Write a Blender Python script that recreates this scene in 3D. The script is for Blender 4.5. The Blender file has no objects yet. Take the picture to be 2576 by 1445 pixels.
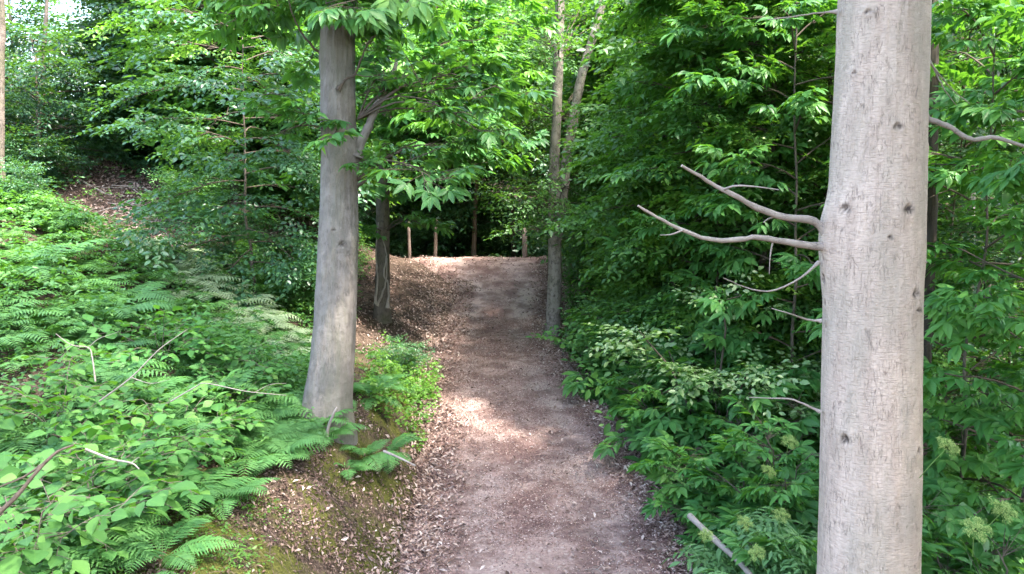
import bpy, math, random
import numpy as np
from mathutils import Vector

# ------------------------------------------------------------------ camera, sky, sun, exposure
SC = bpy.context.scene
COL = SC.collection
R = math.radians
CAM_Z, PITCH = 3.6, R(7.0)
cam_d = bpy.data.cameras.new("camera"); cam = bpy.data.objects.new("camera", cam_d); COL.objects.link(cam)
cam_d.sensor_width = 36; cam_d.lens = 28; cam_d.clip_start = 0.05; cam_d.clip_end = 600
cam.location = (0, 0, CAM_Z); cam.rotation_euler = (R(90) - PITCH, 0, 0)
SC.camera = cam

SUN_EL, SUN_AZ = R(62), R(120)          # azimuth: clockwise from +Y (view direction) towards +X
world = bpy.data.worlds.new("World"); SC.world = world; world.use_nodes = True
wn = world.node_tree; bg = wn.nodes["Background"]
sky = wn.nodes.new("ShaderNodeTexSky"); sky.sky_type = 'NISHITA'; sky.sun_disc = False
sky.sun_elevation = SUN_EL; sky.sun_rotation = SUN_AZ; sky.air_density = 1.0; sky.dust_density = 3.5; sky.ozone_density = 1.0
wn.links.new(sky.outputs[0], bg.inputs[0]); bg.inputs[1].default_value = 0.15
sun_d = bpy.data.lights.new("sun", 'SUN'); sun = bpy.data.objects.new("sun", sun_d); COL.objects.link(sun)
sun_d.energy = 2.0; sun_d.angle = R(3.0); sun_d.color = (1.0, 0.94, 0.85)
sdir = Vector((math.sin(SUN_AZ) * math.cos(SUN_EL), math.cos(SUN_AZ) * math.cos(SUN_EL), math.sin(SUN_EL)))
sun.rotation_euler = sdir.to_track_quat('Z', 'Y').to_euler(); sun.location = (10, 10, 30)
vs = SC.view_settings; vs.view_transform = 'Standard'; vs.look = 'None'; vs.gamma = 1; vs.exposure = 3.4
cy = SC.cycles; cy.max_bounces = 7; cy.diffuse_bounces = 4; cy.glossy_bounces = 2; cy.transmission_bounces = 5
cy.transparent_max_bounces = 4; cy.caustics_reflective = False; cy.caustics_refractive = False
cy.use_denoising = True; cy.sample_clamp_indirect = 6

# ------------------------------------------------------------------ helpers
F = 28 / 36 * 2576
def P(px, py, t):
    """world point at depth t (metres along the camera axis) seen at px, py of a 2576 wide frame"""
    dx = (px - 1288) / F; dy = (722.5 - py) / F
    return np.array((dx * t, (math.cos(PITCH) + math.sin(PITCH) * dy) * t, CAM_Z + (dy * math.cos(PITCH) - math.sin(PITCH)) * t))

def smooth(x): x = np.clip(x, 0, 1); return x * x * (3 - 2 * x)
_tab = np.random.default_rng(5).random((256, 256))
def noise2(x, y):
    xi = np.floor(x).astype(int); yi = np.floor(y).astype(int); fx = smooth(x - xi); fy = smooth(y - yi)
    a = _tab[xi & 255, yi & 255]; b = _tab[(xi + 1) & 255, yi & 255]; c = _tab[xi & 255, (yi + 1) & 255]; d = _tab[(xi + 1) & 255, (yi + 1) & 255]
    return (a * (1 - fx) + b * fx) * (1 - fy) + (c * (1 - fx) + d * fx) * fy
def fbm(x, y, o=4):
    s = 0; a = 1; t = 0
    for i in range(o): s = s + a * noise2(x * 2 ** i + 17 * i, y * 2 ** i + 31 * i); t += a; a *= .5
    return s / t - .5

def path_l(Y): return np.interp(Y, [0, 6.9, 10.2, 13, 16.3, 19, 22, 26], [-.75, -.93, -1.05, -1.3, -1.3, -1.2, -2.7, -3.6])
def path_r(Y): return np.interp(Y, [0, 6.9, 10.2, 13, 16.3, 19, 22, 26], [1.9, 1.62, 1.45, 1.0, .72, .9, 1.1, 1.2])
def H(X, Y):
    X = np.asarray(X, float); Y = np.asarray(Y, float)
    pz = np.interp(Y, [-6, 0, 7, 10, 13, 16.3, 19, 21.2, 22.4, 24, 28, 33, 40, 55, 90], [-.1, 0, .17, .33, .5, .68, 1.2, 1.6, 1.66, 1.35, .3, .3, 2.2, 6, 10])
    dl = path_l(Y) - X + .18 * fbm(X * .9, Y * .9)
    hb = np.interp(Y, [0, 6, 9, 12, 16, 18.5, 21, 24, 30], [1.0, .95, .85, .75, .7, .62, .28, .1, .3])
    wb = np.interp(Y, [0, 6.5, 8.2, 12, 16, 20], [1.7, 1.35, .8, 1.2, 2.2, 2.4])
    z = pz + hb * smooth(dl / wb) + .08 * np.clip(dl - wb, 0, 12)
    ridge = np.interp(Y, [9, 13, 16.5, 19, 24, 30, 45], [0, .35, 1.9, 2.0, .6, .2, .0])
    z = z + .34 * np.clip(-X - 2.8, 0, 6) * smooth((Y - 5.5) / 3.5) * smooth((14.6 - Y) / 3)
    z = z + ridge * smooth((-X - 3) / 3.5)
    dr = X - path_r(Y) + .15 * fbm(X, Y + 50)
    k = np.interp(Y, [0, 13, 16.5, 22, 30], [1, 1, .35, .12, .12]); k = k + (1 - k) * smooth((X - 4) / 4) * smooth((34 - Y) / 8)
    z = z - k * np.minimum(.85 * np.clip(dr - .12, 0, 9), 2.9 + .3 * fbm(X * .5, Y * .5)) + .16 * np.clip(X - 13, 0, 40)
    off = np.maximum(np.clip(dl - .2, 0, 1), np.clip(dr, 0, 1))
    z = z + off * (.35 * fbm(X * .6, Y * .6) + .10 * fbm(X * 3, Y * 3, 3))
    return z + .02 * fbm(X * 6, Y * 6, 2)

def tag(o, label=None, cat=None, group=None, kind=None):
    for k, v in (("label", label), ("category", cat), ("group", group), ("kind", kind)):
        if v: o[k] = v
    return o
def empty(name, loc=(0, 0, 0), rz=0.0, sc=1.0):
    o = bpy.data.objects.new(name, None); COL.objects.link(o); o.location = [float(c) for c in loc]
    o.rotation_euler = (0, 0, rz); o.scale = (sc, sc, sc); o.empty_display_size = .2; return o
def copy_tree(root, loc, rz=0.0, sc=1.0, rx=0.0, ry=0.0):
    r = root.copy(); COL.objects.link(r); r.location = [float(c) for c in loc]; r.rotation_euler = (rx, ry, rz)
    r.scale = (sc, sc, sc) if np.isscalar(sc) else sc
    for ch in root.children:
        c = ch.copy(); COL.objects.link(c); c.parent = r
        for g in ch.children:
            d = g.copy(); COL.objects.link(d); d.parent = c
    return r

class MB:
    """collects geometry in numpy arrays and links it as one mesh object"""
    def __init__(s): s.v = []; s.f = []; s.t = []; s.n = 0; s.uv = []
    def add(s, v, f, mat=0, tint=None, uv=None):
        v = np.asarray(v, np.float32).reshape(-1, 3); f = np.asarray(f, np.int32)
        s.v.append(v); s.f.append((f + s.n, mat)); s.n += len(v)
        s.t.append(np.broadcast_to(np.asarray(.5 if tint is None else tint, np.float32), (len(v),)))
        s.uv.append(np.zeros((len(v), 2), np.float32) if uv is None else np.asarray(uv, np.float32))
    def data(s, name, mats, flat=False):
        me = bpy.data.meshes.new(name); v = np.concatenate(s.v); me.vertices.add(len(v)); me.vertices.foreach_set("co", v.ravel())
        nl = sum(f.size for f, m in s.f); npoly = sum(len(f) for f, m in s.f)
        li = np.concatenate([f.ravel() for f, m in s.f]); tot = np.concatenate([np.full(len(f), f.shape[1], np.int32) for f, m in s.f])
        mi = np.concatenate([np.full(len(f), m, np.int32) for f, m in s.f]); st = np.concatenate(([0], np.cumsum(tot)[:-1])).astype(np.int32)
        me.loops.add(nl); me.loops.foreach_set("vertex_index", li); me.polygons.add(npoly)
        me.polygons.foreach_set("loop_start", st); me.polygons.foreach_set("material_index", mi)
        me.polygons.foreach_set("use_smooth", np.full(npoly, not flat))
        a = me.attributes.new("tint", 'FLOAT', 'POINT'); a.data.foreach_set("value", np.concatenate(s.t))
        uvl = me.uv_layers.new(name="UVMap"); uvl.data.foreach_set("uv", np.concatenate(s.uv)[li].ravel())
        me.update(calc_edges=True)
        for m in mats: me.materials.append(m)
        return me
    def build(s, name, mats, parent=None, flat=False):
        if not isinstance(mats, (list, tuple)): mats = [mats]
        o = bpy.data.objects.new(name, s.data(name, mats, flat)); COL.objects.link(o)
        if parent is not None: o.parent = parent
        return o

def norm(a): return a / np.maximum(np.linalg.norm(a, axis=-1, keepdims=True), 1e-9)
def tube(mb, pts, rad, n=6, mat=0, tint=.5, cap=False):
    pts = np.asarray(pts, float); rad = np.broadcast_to(np.asarray(rad, float), (len(pts),))
    t = norm(np.gradient(pts, axis=0)); ref = np.array((0, 0, 1.)) if abs(t[0][2]) < .8 else np.array((1., 0, 0))
    u = norm(np.cross(t, ref)); w = np.cross(t, u); a = np.linspace(0, 2 * np.pi, n, endpoint=False)
    v = pts[:, None] + rad[:, None, None] * (np.cos(a)[None, :, None] * u[:, None] + np.sin(a)[None, :, None] * w[:, None])
    i = np.arange(len(pts) - 1)[:, None] * n; j = np.arange(n)[None]; j2 = (j + 1) % n
    f = np.stack((i + j, i + j2, i + n + j2, i + n + j), -1).reshape(-1, 4)
    s = np.concatenate(([0], np.cumsum(np.linalg.norm(np.diff(pts, axis=0), axis=1))))
    uv = np.stack((np.broadcast_to(a[None] * rad.mean(), (len(pts), n)), np.broadcast_to(s[:, None], (len(pts), n))), -1).reshape(-1, 2)
    mb.add(v.reshape(-1, 3), f, mat, tint, uv)
    if cap: mb.add(v[-1], [list(range(n))], mat, tint)
def curve(pts, n):
    """Catmull-Rom through pts"""
    p = np.asarray(pts, float); p = np.vstack((2 * p[0] - p[1], p, 2 * p[-1] - p[-2])); k = len(p) - 3
    u = np.linspace(0, k - 1e-6, n); i = u.astype(int); f = (u - i)[:, None]
    a, b, c, d = p[i], p[i + 1], p[i + 2], p[i + 3]
    return .5 * (2 * b + (c - a) * f + (2 * a - 5 * b + 4 * c - d) * f ** 2 + (3 * b - a - 3 * c + d) * f ** 3)

# leaf templates: length along +x, normal +z
def leaf_tpl(w, st, bend=.12, fold=.12, teeth=0.0, peak=.42):
    if st == 0:
        v = np.array([(0, 0, 0), (peak, w, fold * w * 2), (1, 0, -bend), (peak, -w, fold * w * 2)], float)
        return v, np.array([(0, 2, 1), (0, 3, 2)][::1])
    xs = np.linspace(0, 1, st + 2); v = [(0, 0, 0)]; mid = []; lf = []; rt = []
    for q, x in enumerate(xs[1:-1]):
        ww = w * (x / peak) ** .75 if x < peak else w * max(0, 1 - ((x - peak) / (1 - peak)) ** 1.7)
        if teeth and q % 2: ww *= 1 - teeth
        z = -bend * x * x; mid.append(len(v)); v.append((x, 0, z)); lf.append(len(v)); v.append((x + (.0 if not teeth else .03), ww, z + fold * ww * 2)); rt.append(len(v)); v.append((x, -ww, z + fold * ww * 2))
    tip = len(v); v.append((1, 0, -bend)); tr = []; 
    m = [0] + mid + [tip]; tri = [(0, mid[0], lf[0]), (0, rt[0], mid[0]), (mid[-1], tip, lf[-1]), (mid[-1], rt[-1], tip)]
    qd = []
    for q in range(len(mid) - 1): qd += [(mid[q], mid[q + 1], lf[q + 1], lf[q]), (mid[q], rt[q], rt[q + 1], mid[q + 1])]
    return np.array(v, float), np.array(tri), np.array(qd).reshape(-1, 4)
T_FAR = leaf_tpl(.27, 0)
T_FAR_LONG = leaf_tpl(.17, 0)
T_OVAL = leaf_tpl(.31, 2, .16)
T_NEAR = leaf_tpl(.36, 4, .22, .10)
T_LONG = leaf_tpl(.19, 3, .25, .16)
T_PINNA = leaf_tpl(.13, 7, .12, .1, .55, .22)
T_LITTER = leaf_tpl(.26, 1, -.35, .45)

class Fr:
    """frames of many leaves"""
    def __init__(s, p, x, z, l, t): s.p = np.asarray(p, float); s.x = norm(np.asarray(x, float)); s.z = np.asarray(z, float); s.l = np.asarray(l, float); s.t = np.asarray(t, float)
    @staticmethod
    def cat(L): return Fr(*[np.concatenate([getattr(q, k) for q in L]) for k in "pxzlt"])
def put(mb, fr, tpl, mat=0, wscale=None):
    x = norm(fr.x); y = norm(np.cross(fr.z, x)); z = np.cross(x, y); v = tpl[0]
    L = fr.l[:, None, None]
    V = fr.p[:, None] + L * (v[None, :, 0:1] * x[:, None] + v[None, :, 1:2] * y[:, None] + v[None, :, 2:3] * z[:, None])
    n = len(v); N = len(fr.p); off = (np.arange(N) * n)[:, None, None]; tt = np.repeat(fr.t, n); V = V.reshape(-1, 3)
    uv = np.tile(np.stack((v[:, 0], v[:, 1]), -1), (N, 1))
    base = mb.n; mb.add(V, (tpl[1][None] + off).reshape(-1, tpl[1].shape[1]), mat, tt, uv)
    for f in tpl[2:]:
        if len(f): mb.f.append(((f[None] + off).reshape(-1, f.shape[1]) + base, mat))
def multi(fr, M, pos, sc, dt):
    """copy a spray's frames with K rotations (K,3,3), positions, scales and tint shifts"""
    p = np.einsum('kij,nj->kni', M, fr.p) * sc[:, None, None] + pos[:, None]; x = np.einsum('kij,nj->kni', M, fr.x); z = np.einsum('kij,nj->kni', M, fr.z)
    l = sc[:, None] * fr.l[None]; t = np.clip(fr.t[None] + dt[:, None], 0, 1)
    return Fr(p.reshape(-1, 3), x.reshape(-1, 3), z.reshape(-1, 3), l.ravel(), t.ravel())
def rotm(fwd, roll=None, up=None):
    """(K,3,3): local +x -> fwd, local +z -> near up"""
    x = norm(fwd); u = np.broadcast_to(np.array((0, 0, 1.)) if up is None else up, x.shape); y = norm(np.cross(u, x)); z = np.cross(x, y)
    if roll is not None:
        c, s = np.cos(roll)[:, None], np.sin(roll)[:, None]; y, z = y * c + z * s, z * c - y * s
    return np.stack((x, y, z), -1)

# sprays: frames in a local space (twig along +x, flat in xy) and the twig lines
def spray_flat(rng, L=.6, side=5, leaf=.08, step=.055, droop=.25, jit=.35, lr=.4):
    p, x, z, l, t = [], [], [], [], []; tw = []
    def along(o, d, ln, n):
        pts = [o + d * ln * s + np.array((0, 0, -droop * (ln * s) ** 2)) for s in np.linspace(0, 1, 4)]; tw.append(np.array(pts))
        y = np.array((-d[1], d[0], 0)); sd = 1
        for s in np.linspace(.18, 1, n):
            q = o + d * ln * s + np.array((0, 0, -droop * (ln * s) ** 2)); sd = -sd
            a = .95 if s < .97 else .1
            p.append(q); x.append(d * math.cos(a) + y * sd * math.sin(a) + np.array((0, 0, -.18 + rng.normal(0, .18)))); z.append(np.array((rng.normal(0, jit), rng.normal(0, jit), 1)))
            l.append(leaf * rng.uniform(.5, 1.25)); t.append(.5 + rng.normal(0, .16))
    along(np.zeros(3), np.array((1., 0, 0)), L, int(L / step))
    sd = 1
    for k in range(side):
        s = .12 + .72 * k / max(1, side - 1); sd = -sd; a = rng.uniform(.6, 1.0) * sd; d = np.array((math.cos(a), math.sin(a), rng.normal(0, .08)))
        ln = L * lr * (1.15 - s * .75); along(np.array((L * s, 0, -droop * (L * s) ** 2)), d, ln, max(2, int(ln / step)))
    return Fr(p, x, z, l, t), tw
def spray_whorl(rng, L=.5, leaf=.15, n=7, twigs=4):
    p, x, z, l, t = [], [], [], [], []; tw = []
    for k in range(twigs):
        a = 0 if k == 0 else rng.uniform(-1.1, 1.1); ln = L * (1 if k == 0 else rng.uniform(.45, .8)); d = np.array((math.cos(a), math.sin(a), rng.uniform(-.1, .25))); o = np.array((0 if k == 0 else L * rng.uniform(.05, .35), 0, 0))
        e = o + d * ln; tw.append(np.array((o, o + d * ln * .5 + np.array((0, 0, .01)), e)))
        ph = rng.uniform(0, 6.28)
        for q in range(n):
            b = ph + q * 6.283 / n + rng.normal(0, .15); yy = np.array((-d[1], d[0], 0)); v = d * (.55 + .75 * math.cos(b)) + yy * 1.0 * math.sin(b) + np.array((0, 0, rng.uniform(-.55, .05)))
            p.append(e - d * rng.uniform(0, .03)); x.append(v); z.append(np.array((rng.normal(0, .25), rng.normal(0, .25), 1))); l.append(leaf * rng.uniform(.7, 1.15) * (1.1 if math.cos(b) > 0 else .8)); t.append(.5 + rng.normal(0, .12))
        for q in range(3):
            s = rng.uniform(.35, .9); b = rng.choice((-1, 1)) * rng.uniform(.7, 1.2); yy = np.array((-d[1], d[0], 0))
            p.append(o + d * ln * s); x.append(d * math.cos(b) + yy * math.sin(b) + np.array((0, 0, rng.uniform(-.5, .0)))); z.append(np.array((rng.normal(0, .25), rng.normal(0, .25), 1))); l.append(leaf * rng.uniform(.6, .95)); t.append(.5 + rng.normal(0, .12))
    return Fr(p, x, z, l, t), tw
def spray_pinnate(rng, L=.34, leaf=.11, pairs=3, n=5):
    p, x, z, l, t = [], [], [], [], []; tw = []
    for k in range(n):
        a = (k - (n - 1) / 2) * 1.15 + rng.normal(0, .2); el = rng.uniform(-.1, .55); d = norm(np.array((math.cos(a), math.sin(a), el))); y = norm(np.array((-d[1], d[0], 0))); tt = rng.normal(0, .08)
        f = lambda s: d * L * s + np.array((0, 0, -.55 * L * s * s)); tw.append(np.array([f(0), f(.5), f(1)]))
        for q in range(pairs):
            s = .4 + .6 * q / pairs
            for sg in (-1, 1): p.append(f(s)); x.append(d * .45 + y * sg + np.array((0, 0, -.45 * s + rng.normal(0, .1)))); z.append(np.array((rng.normal(0, .15), rng.normal(0, .15), 1)) + d * .3); l.append(leaf * rng.uniform(.8, 1.1)); t.append(.5 + tt + rng.normal(0, .06))
        p.append(f(1)); x.append(d + np.array((0, 0, -.9))); z.append(np.array((0, 0, 1)) + d * .4); l.append(leaf * 1.15); t.append(.5 + tt)
    return Fr(p, x, z, l, t), tw

def golden(k, ph=0): return ph + k * 2.39996

# ------------------------------------------------------------------ materials
def new_mat(name):
    m = bpy.data.materials.new(name); m.use_nodes = True; nt = m.node_tree; nt.nodes.clear(); return m, nt
def N(nt, t, **kw):
    n = nt.nodes.new(t)
    for k, v in kw.items():
        if hasattr(n, k): setattr(n, k, v)
        else: n.inputs[k].default_value = v
    return n
def ramp(nt, src, stops, interp='LINEAR'):
    r = nt.nodes.new("ShaderNodeValToRGB"); e = r.color_ramp; e.interpolation = interp
    while len(e.elements) < len(stops): e.elements.new(.5)
    for q, (p_, c_) in enumerate(stops): e.elements[q].position = p_; e.elements[q].color = (*c_, 1)
    nt.links.new(src, r.inputs[0]); return r.outputs[0]
def mixc(nt, fac, a, b, mode='MIX'):
    m = nt.nodes.new("ShaderNodeMix"); m.data_type = 'RGBA'; m.blend_type = mode
    for s, v in ((m.inputs[0], fac), (m.inputs[6], a), (m.inputs[7], b)):
        if hasattr(v, "is_linked") or hasattr(v, "links"): nt.links.new(v, s)
        else: s.default_value = v if isinstance(v, float) else (*v, 1)
    return m.outputs[2]
def mth(nt, op, a, b=None):
    m = nt.nodes.new("ShaderNodeMath"); m.operation = op
    for s, v in ((m.inputs[0], a), (m.inputs[1], b)):
        if v is None: continue
        if hasattr(v, "links"): nt.links.new(v, s)
        else: s.default_value = v
    return m.outputs[0]
def leaf_mat(name, dark, mid, light, trans=.38, rough=.42, spec=.45, sat=1.0):
    m, nt = new_mat(name); L = nt.links
    at = N(nt, "ShaderNodeAttribute", attribute_name="tint"); oi = N(nt, "ShaderNodeObjectInfo")
    f = mth(nt, 'ADD', at.outputs["Fac"], mth(nt, 'MULTIPLY', mth(nt, 'SUBTRACT', oi.outputs["Random"], .5), .30))
    c = ramp(nt, f, [(.12, dark), (.5, mid), (.88, light)])
    hs = N(nt, "ShaderNodeHueSaturation"); L.new(c, hs.inputs["Color"])
    L.new(mth(nt, 'ADD', .49, mth(nt, 'MULTIPLY', oi.outputs["Random"], .02)), hs.inputs["Hue"]); hs.inputs["Saturation"].default_value = sat
    uv = N(nt, "ShaderNodeUVMap"); sx = N(nt, "ShaderNodeSeparateXYZ"); L.new(uv.outputs[0], sx.inputs[0])
    rib = mth(nt, 'LESS_THAN', mth(nt, 'ABSOLUTE', sx.outputs[1]), .012)
    vein = mth(nt, 'GREATER_THAN', mth(nt, 'SINE', mth(nt, 'MULTIPLY', mth(nt, 'SUBTRACT', sx.outputs[0], mth(nt, 'ABSOLUTE', sx.outputs[1])), 48.0)), .86)
    c2 = mixc(nt, mth(nt, 'MAXIMUM', mth(nt, 'MULTIPLY', rib, .4), mth(nt, 'MULTIPLY', vein, .22)), hs.outputs[0], light)
    pb = N(nt, "ShaderNodeBsdfPrincipled"); L.new(c2, pb.inputs["Base Color"]); pb.inputs["Roughness"].default_value = rough; pb.inputs["Specular IOR Level"].default_value = spec
    tr = N(nt, "ShaderNodeBsdfTranslucent"); tc = mixc(nt, .55, c2, (.42, .62, .06), 'MIX'); 
    tc = mixc(nt, 1.0, tc, (.50, .75, .35), 'MULTIPLY'); L.new(tc, tr.inputs[0])
    mx = N(nt, "ShaderNodeMixShader"); mx.inputs[0].default_value = trans; L.new(pb.outputs[0], mx.inputs[1]); L.new(tr.outputs[0], mx.inputs[2])
    out = N(nt, "ShaderNodeOutputMaterial"); L.new(mx.outputs[0], out.inputs[0]); return m

def bark_mat(name, c1, c2, crack, cs=(55, 7), cw=.06, bump=.35, moss=0.0, lent=.5, stain=None):
    m, nt = new_mat(name); L = nt.links
    uv = N(nt, "ShaderNodeUVMap"); tc = N(nt, "ShaderNodeTexCoord")
    nz = N(nt, "ShaderNodeTexNoise", Scale=6.0, Detail=5.0); L.new(tc.outputs["Object"], nz.inputs[0])
    nf = N(nt, "ShaderNodeTexNoise", Scale=60.0, Detail=4.0); L.new(tc.outputs["Object"], nf.inputs[0])
    # broad vertical streaks
    mp = N(nt, "ShaderNodeMapping"); L.new(tc.outputs["Object"], mp.inputs[0]); mp.inputs["Scale"].default_value = (14, 14, 1.4)
    ns = N(nt, "ShaderNodeTexNoise", Scale=1.0, Detail=5.0, Roughness=.6); L.new(mp.outputs[0], ns.inputs[0])
    base = mixc(nt, ramp(nt, ns.outputs[0], [(.32, (0, 0, 0)), (.68, (1, 1, 1))]), c1, c2)
    base = mixc(nt, mth(nt, 'MULTIPLY', ramp(nt, nf.outputs[0], [(.3, (0, 0, 0)), (.75, (1, 1, 1))]), .35), base, tuple(x * .62 for x in c1))
    # cracks: stretched voronoi edges, wandering
    mv = N(nt, "ShaderNodeMapping"); L.new(uv.outputs[0], mv.inputs[0]); mv.inputs["Scale"].default_value = (cs[0], cs[1], 1)
    nd = N(nt, "ShaderNodeTexNoise", Scale=1.6, Detail=3.0); L.new(mv.outputs[0], nd.inputs[0])
    ad = N(nt, "ShaderNodeVectorMath", operation='MULTIPLY_ADD'); L.new(nd.outputs["Color"], ad.inputs[0]); ad.inputs[1].default_value = (1.6, 1.0, 0); L.new(mv.outputs[0], ad.inputs[2])
    vo = N(nt, "ShaderNodeTexVoronoi", feature='DISTANCE_TO_EDGE', Scale=1.0); L.new(ad.outputs[0], vo.inputs[0])
    cr = mth(nt, 'SUBTRACT', 1.0, ramp(nt, vo.outputs["Distance"], [(0, (0, 0, 0)), (cw, (1, 1, 1))]))
    nm = N(nt, "ShaderNodeTexNoise", Scale=11.0, Detail=3.0); L.new(tc.outputs["Object"], nm.inputs[0])
    cr = mth(nt, 'MULTIPLY', cr, ramp(nt, nm.outputs[0], [(.42, (0, 0, 0)), (.58, (1, 1, 1))]))
    col = mixc(nt, mth(nt, 'MULTIPLY', cr, .8), base, crack)
    # fine horizontal lenticels
    mh = N(nt, "ShaderNodeMapping"); L.new(uv.outputs[0], mh.inputs[0]); mh.inputs["Scale"].default_value = (22, 160, 1)
    nh = N(nt, "ShaderNodeTexNoise", Scale=1.0, Detail=3.0); L.new(mh.outputs[0], nh.inputs[0])
    hl = ramp(nt, nh.outputs[0], [(.5, (0, 0, 0)), (.68, (1, 1, 1))])
    col = mixc(nt, mth(nt, 'MULTIPLY', hl, .3 * lent), col, tuple(x * .45 for x in c1))
    if stain:
        mst = N(nt, "ShaderNodeMapping"); L.new(tc.outputs["Object"], mst.inputs[0]); mst.inputs["Scale"].default_value = (5, 5, 1.1)
        nst_ = N(nt, "ShaderNodeTexNoise", Scale=1.0, Detail=7.0, Roughness=.65); L.new(mst.outputs[0], nst_.inputs[0])
        col = mixc(nt, mth(nt, 'MULTIPLY', ramp(nt, nst_.outputs[0], [(.44, (0, 0, 0)), (.62, (1, 1, 1))]), .75), col, stain)
        nsp = N(nt, "ShaderNodeTexNoise", Scale=26.0, Detail=5.0, Roughness=.7); L.new(tc.outputs["Object"], nsp.inputs[0])
        col = mixc(nt, mth(nt, 'MULTIPLY', ramp(nt, nsp.outputs[0], [(.60, (0, 0, 0)), (.72, (1, 1, 1))]), .45), col, tuple(min(1, x * 1.25) for x in c1))
    if moss:
        nmo = N(nt, "ShaderNodeTexNoise", Scale=3.0, Detail=6.0); L.new(tc.outputs["Object"], nmo.inputs[0])
        col = mixc(nt, mth(nt, 'MULTIPLY', ramp(nt, nmo.outputs[0], [(.48, (0, 0, 0)), (.64, (1, 1, 1))]), moss), col, (.055, .07, .02))
    at = N(nt, "ShaderNodeAttribute", attribute_name="tint")      # knots and scars are stored per vertex: 1 = scar
    sc = mth(nt, 'MULTIPLY', ramp(nt, at.outputs["Fac"], [(.55, (0, 0, 0)), (1, (1, 1, 1))]), .9)
    col = mixc(nt, sc, col, (.03, .022, .018))
    hgt = mth(nt, 'SUBTRACT', mth(nt, 'ADD', mth(nt, 'MULTIPLY', nf.outputs[0], .5), mth(nt, 'MULTIPLY', ns.outputs[0], .6)), mth(nt, 'ADD', cr, mth(nt, 'MULTIPLY', hl, .3)))
    bp = N(nt, "ShaderNodeBump", Strength=bump, Distance=.02); L.new(hgt, bp.inputs["Height"])
    pb = N(nt, "ShaderNodeBsdfPrincipled"); L.new(col, pb.inputs["Base Color"]); pb.inputs["Roughness"].default_value = .85; pb.inputs["Specular IOR Level"].default_value = .2; L.new(bp.outputs[0], pb.inputs["Normal"])
    out = N(nt, "ShaderNodeOutputMaterial"); L.new(pb.outputs[0], out.inputs[0]); return m

def litter_mat(name, stops, rough=.8):
    m, nt = new_mat(name); L = nt.links; at = N(nt, "ShaderNodeAttribute", attribute_name="tint")
    c = ramp(nt, at.outputs["Fac"], stops); pb = N(nt, "ShaderNodeBsdfPrincipled"); L.new(c, pb.inputs["Base Color"]); pb.inputs["Roughness"].default_value = rough; pb.inputs["Specular IOR Level"].default_value = .2
    out = N(nt, "ShaderNodeOutputMaterial"); L.new(pb.outputs[0], out.inputs[0]); return m

M_DEEPSHADE = leaf_mat("leaf_deep_shade", (.012, .042, .024), (.022, .070, .036), (.05, .125, .05), trans=.25, rough=.4, spec=.5)  # dark leaf green standing in for shade in left wood and hollow
M_FERNSUNLIT = leaf_mat("leaf_sunlit_fern", (.17, .25, .12), (.28, .37, .20), (.42, .50, .30), trans=.35, rough=.5, spec=.3)  # fern leaves lightened to paint the streak of sun on the slope
M_MID = leaf_mat("leaf_mid", (.036, .105, .036), (.076, .192, .056), (.15, .30, .07))
M_DARK = leaf_mat("leaf_dark", (.022, .070, .034), (.040, .118, .052), (.085, .185, .07), trans=.28, rough=.36, spec=.6)
M_BRIGHT = leaf_mat("leaf_bright", (.045, .13, .028), (.085, .20, .035), (.17, .30, .045), trans=.45)
M_CHEST = leaf_mat("leaf_chestnut", (.034, .125, .040), (.072, .215, .055), (.15, .32, .07), trans=.40, rough=.45, spec=.35)
M_HAZEL = leaf_mat("leaf_hazel", (.038, .118, .034), (.068, .190, .044), (.13, .28, .06), trans=.38, rough=.55, spec=.25)
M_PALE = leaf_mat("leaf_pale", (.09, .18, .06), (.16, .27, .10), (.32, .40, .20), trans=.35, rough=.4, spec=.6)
M_FERN = leaf_mat("leaf_fern", (.038, .125, .042), (.068, .185, .058), (.13, .28, .075), trans=.35, rough=.5, spec=.3)
M_ELDER = leaf_mat("leaf_elder", (.065, .16, .06), (.12, .26, .09), (.21, .37, .12), trans=.38, rough=.5)
M_TWIG = bark_mat("twig_bark", (.11, .085, .065), (.07, .055, .04), (.03, .022, .018), bump=.1)
M_PALETWIG = bark_mat("pale_twig_bark", (.34, .29, .25), (.25, .21, .18), (.10, .08, .07), cs=(80, 20), bump=.15)
M_HAZELTWIG = bark_mat("hazel_twig_bark", (.19, .155, .125), (.13, .105, .085), (.06, .045, .04), bump=.1)
M_BARKBIG = bark_mat("big_pale_bark", (.53, .42, .34), (.40, .305, .24), (.17, .13, .11), cs=(64, 7), cw=.034, bump=.6, lent=1.2, stain=(.34, .285, .225))
M_BARKGREY = bark_mat("grey_bark", (.245, .215, .188), (.175, .150, .13), (.10, .085, .072), cs=(150, 9), cw=.14, bump=.5, moss=.10, lent=.4, stain=(.15, .14, .105))
M_BARKBROWN = bark_mat("brown_bark", (.17, .14, .115), (.11, .088, .07), (.03, .024, .02), cs=(70, 10), cw=.14, bump=.5, moss=.35)
M_BARKDARK = bark_mat("dark_bark", (.085, .068, .055), (.055, .044, .036), (.02, .016, .014), bump=.4)
M_BARKSPOT = bark_mat("spotted_bark", (.27, .24, .205), (.19, .165, .14), (.05, .04, .035), cs=(30, 16), cw=.2, bump=.4, moss=.3)
M_ROOT = bark_mat("root_bark", (.15, .10, .085), (.10, .065, .055), (.04, .03, .025), bump=.1)
M_LITTER = litter_mat("dead_leaves", [(.0, (.04, .024, .018)), (.35, (.14, .088, .068)), (.6, (.29, .205, .17)), (.8, (.37, .285, .245)), (1, (.50, .415, .365))])
M_CHIP = litter_mat("wood_chips", [(0, (.06, .035, .03)), (.4, (.21, .125, .105)), (.7, (.37, .25, .215)), (1, (.63, .52, .455))])
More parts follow.
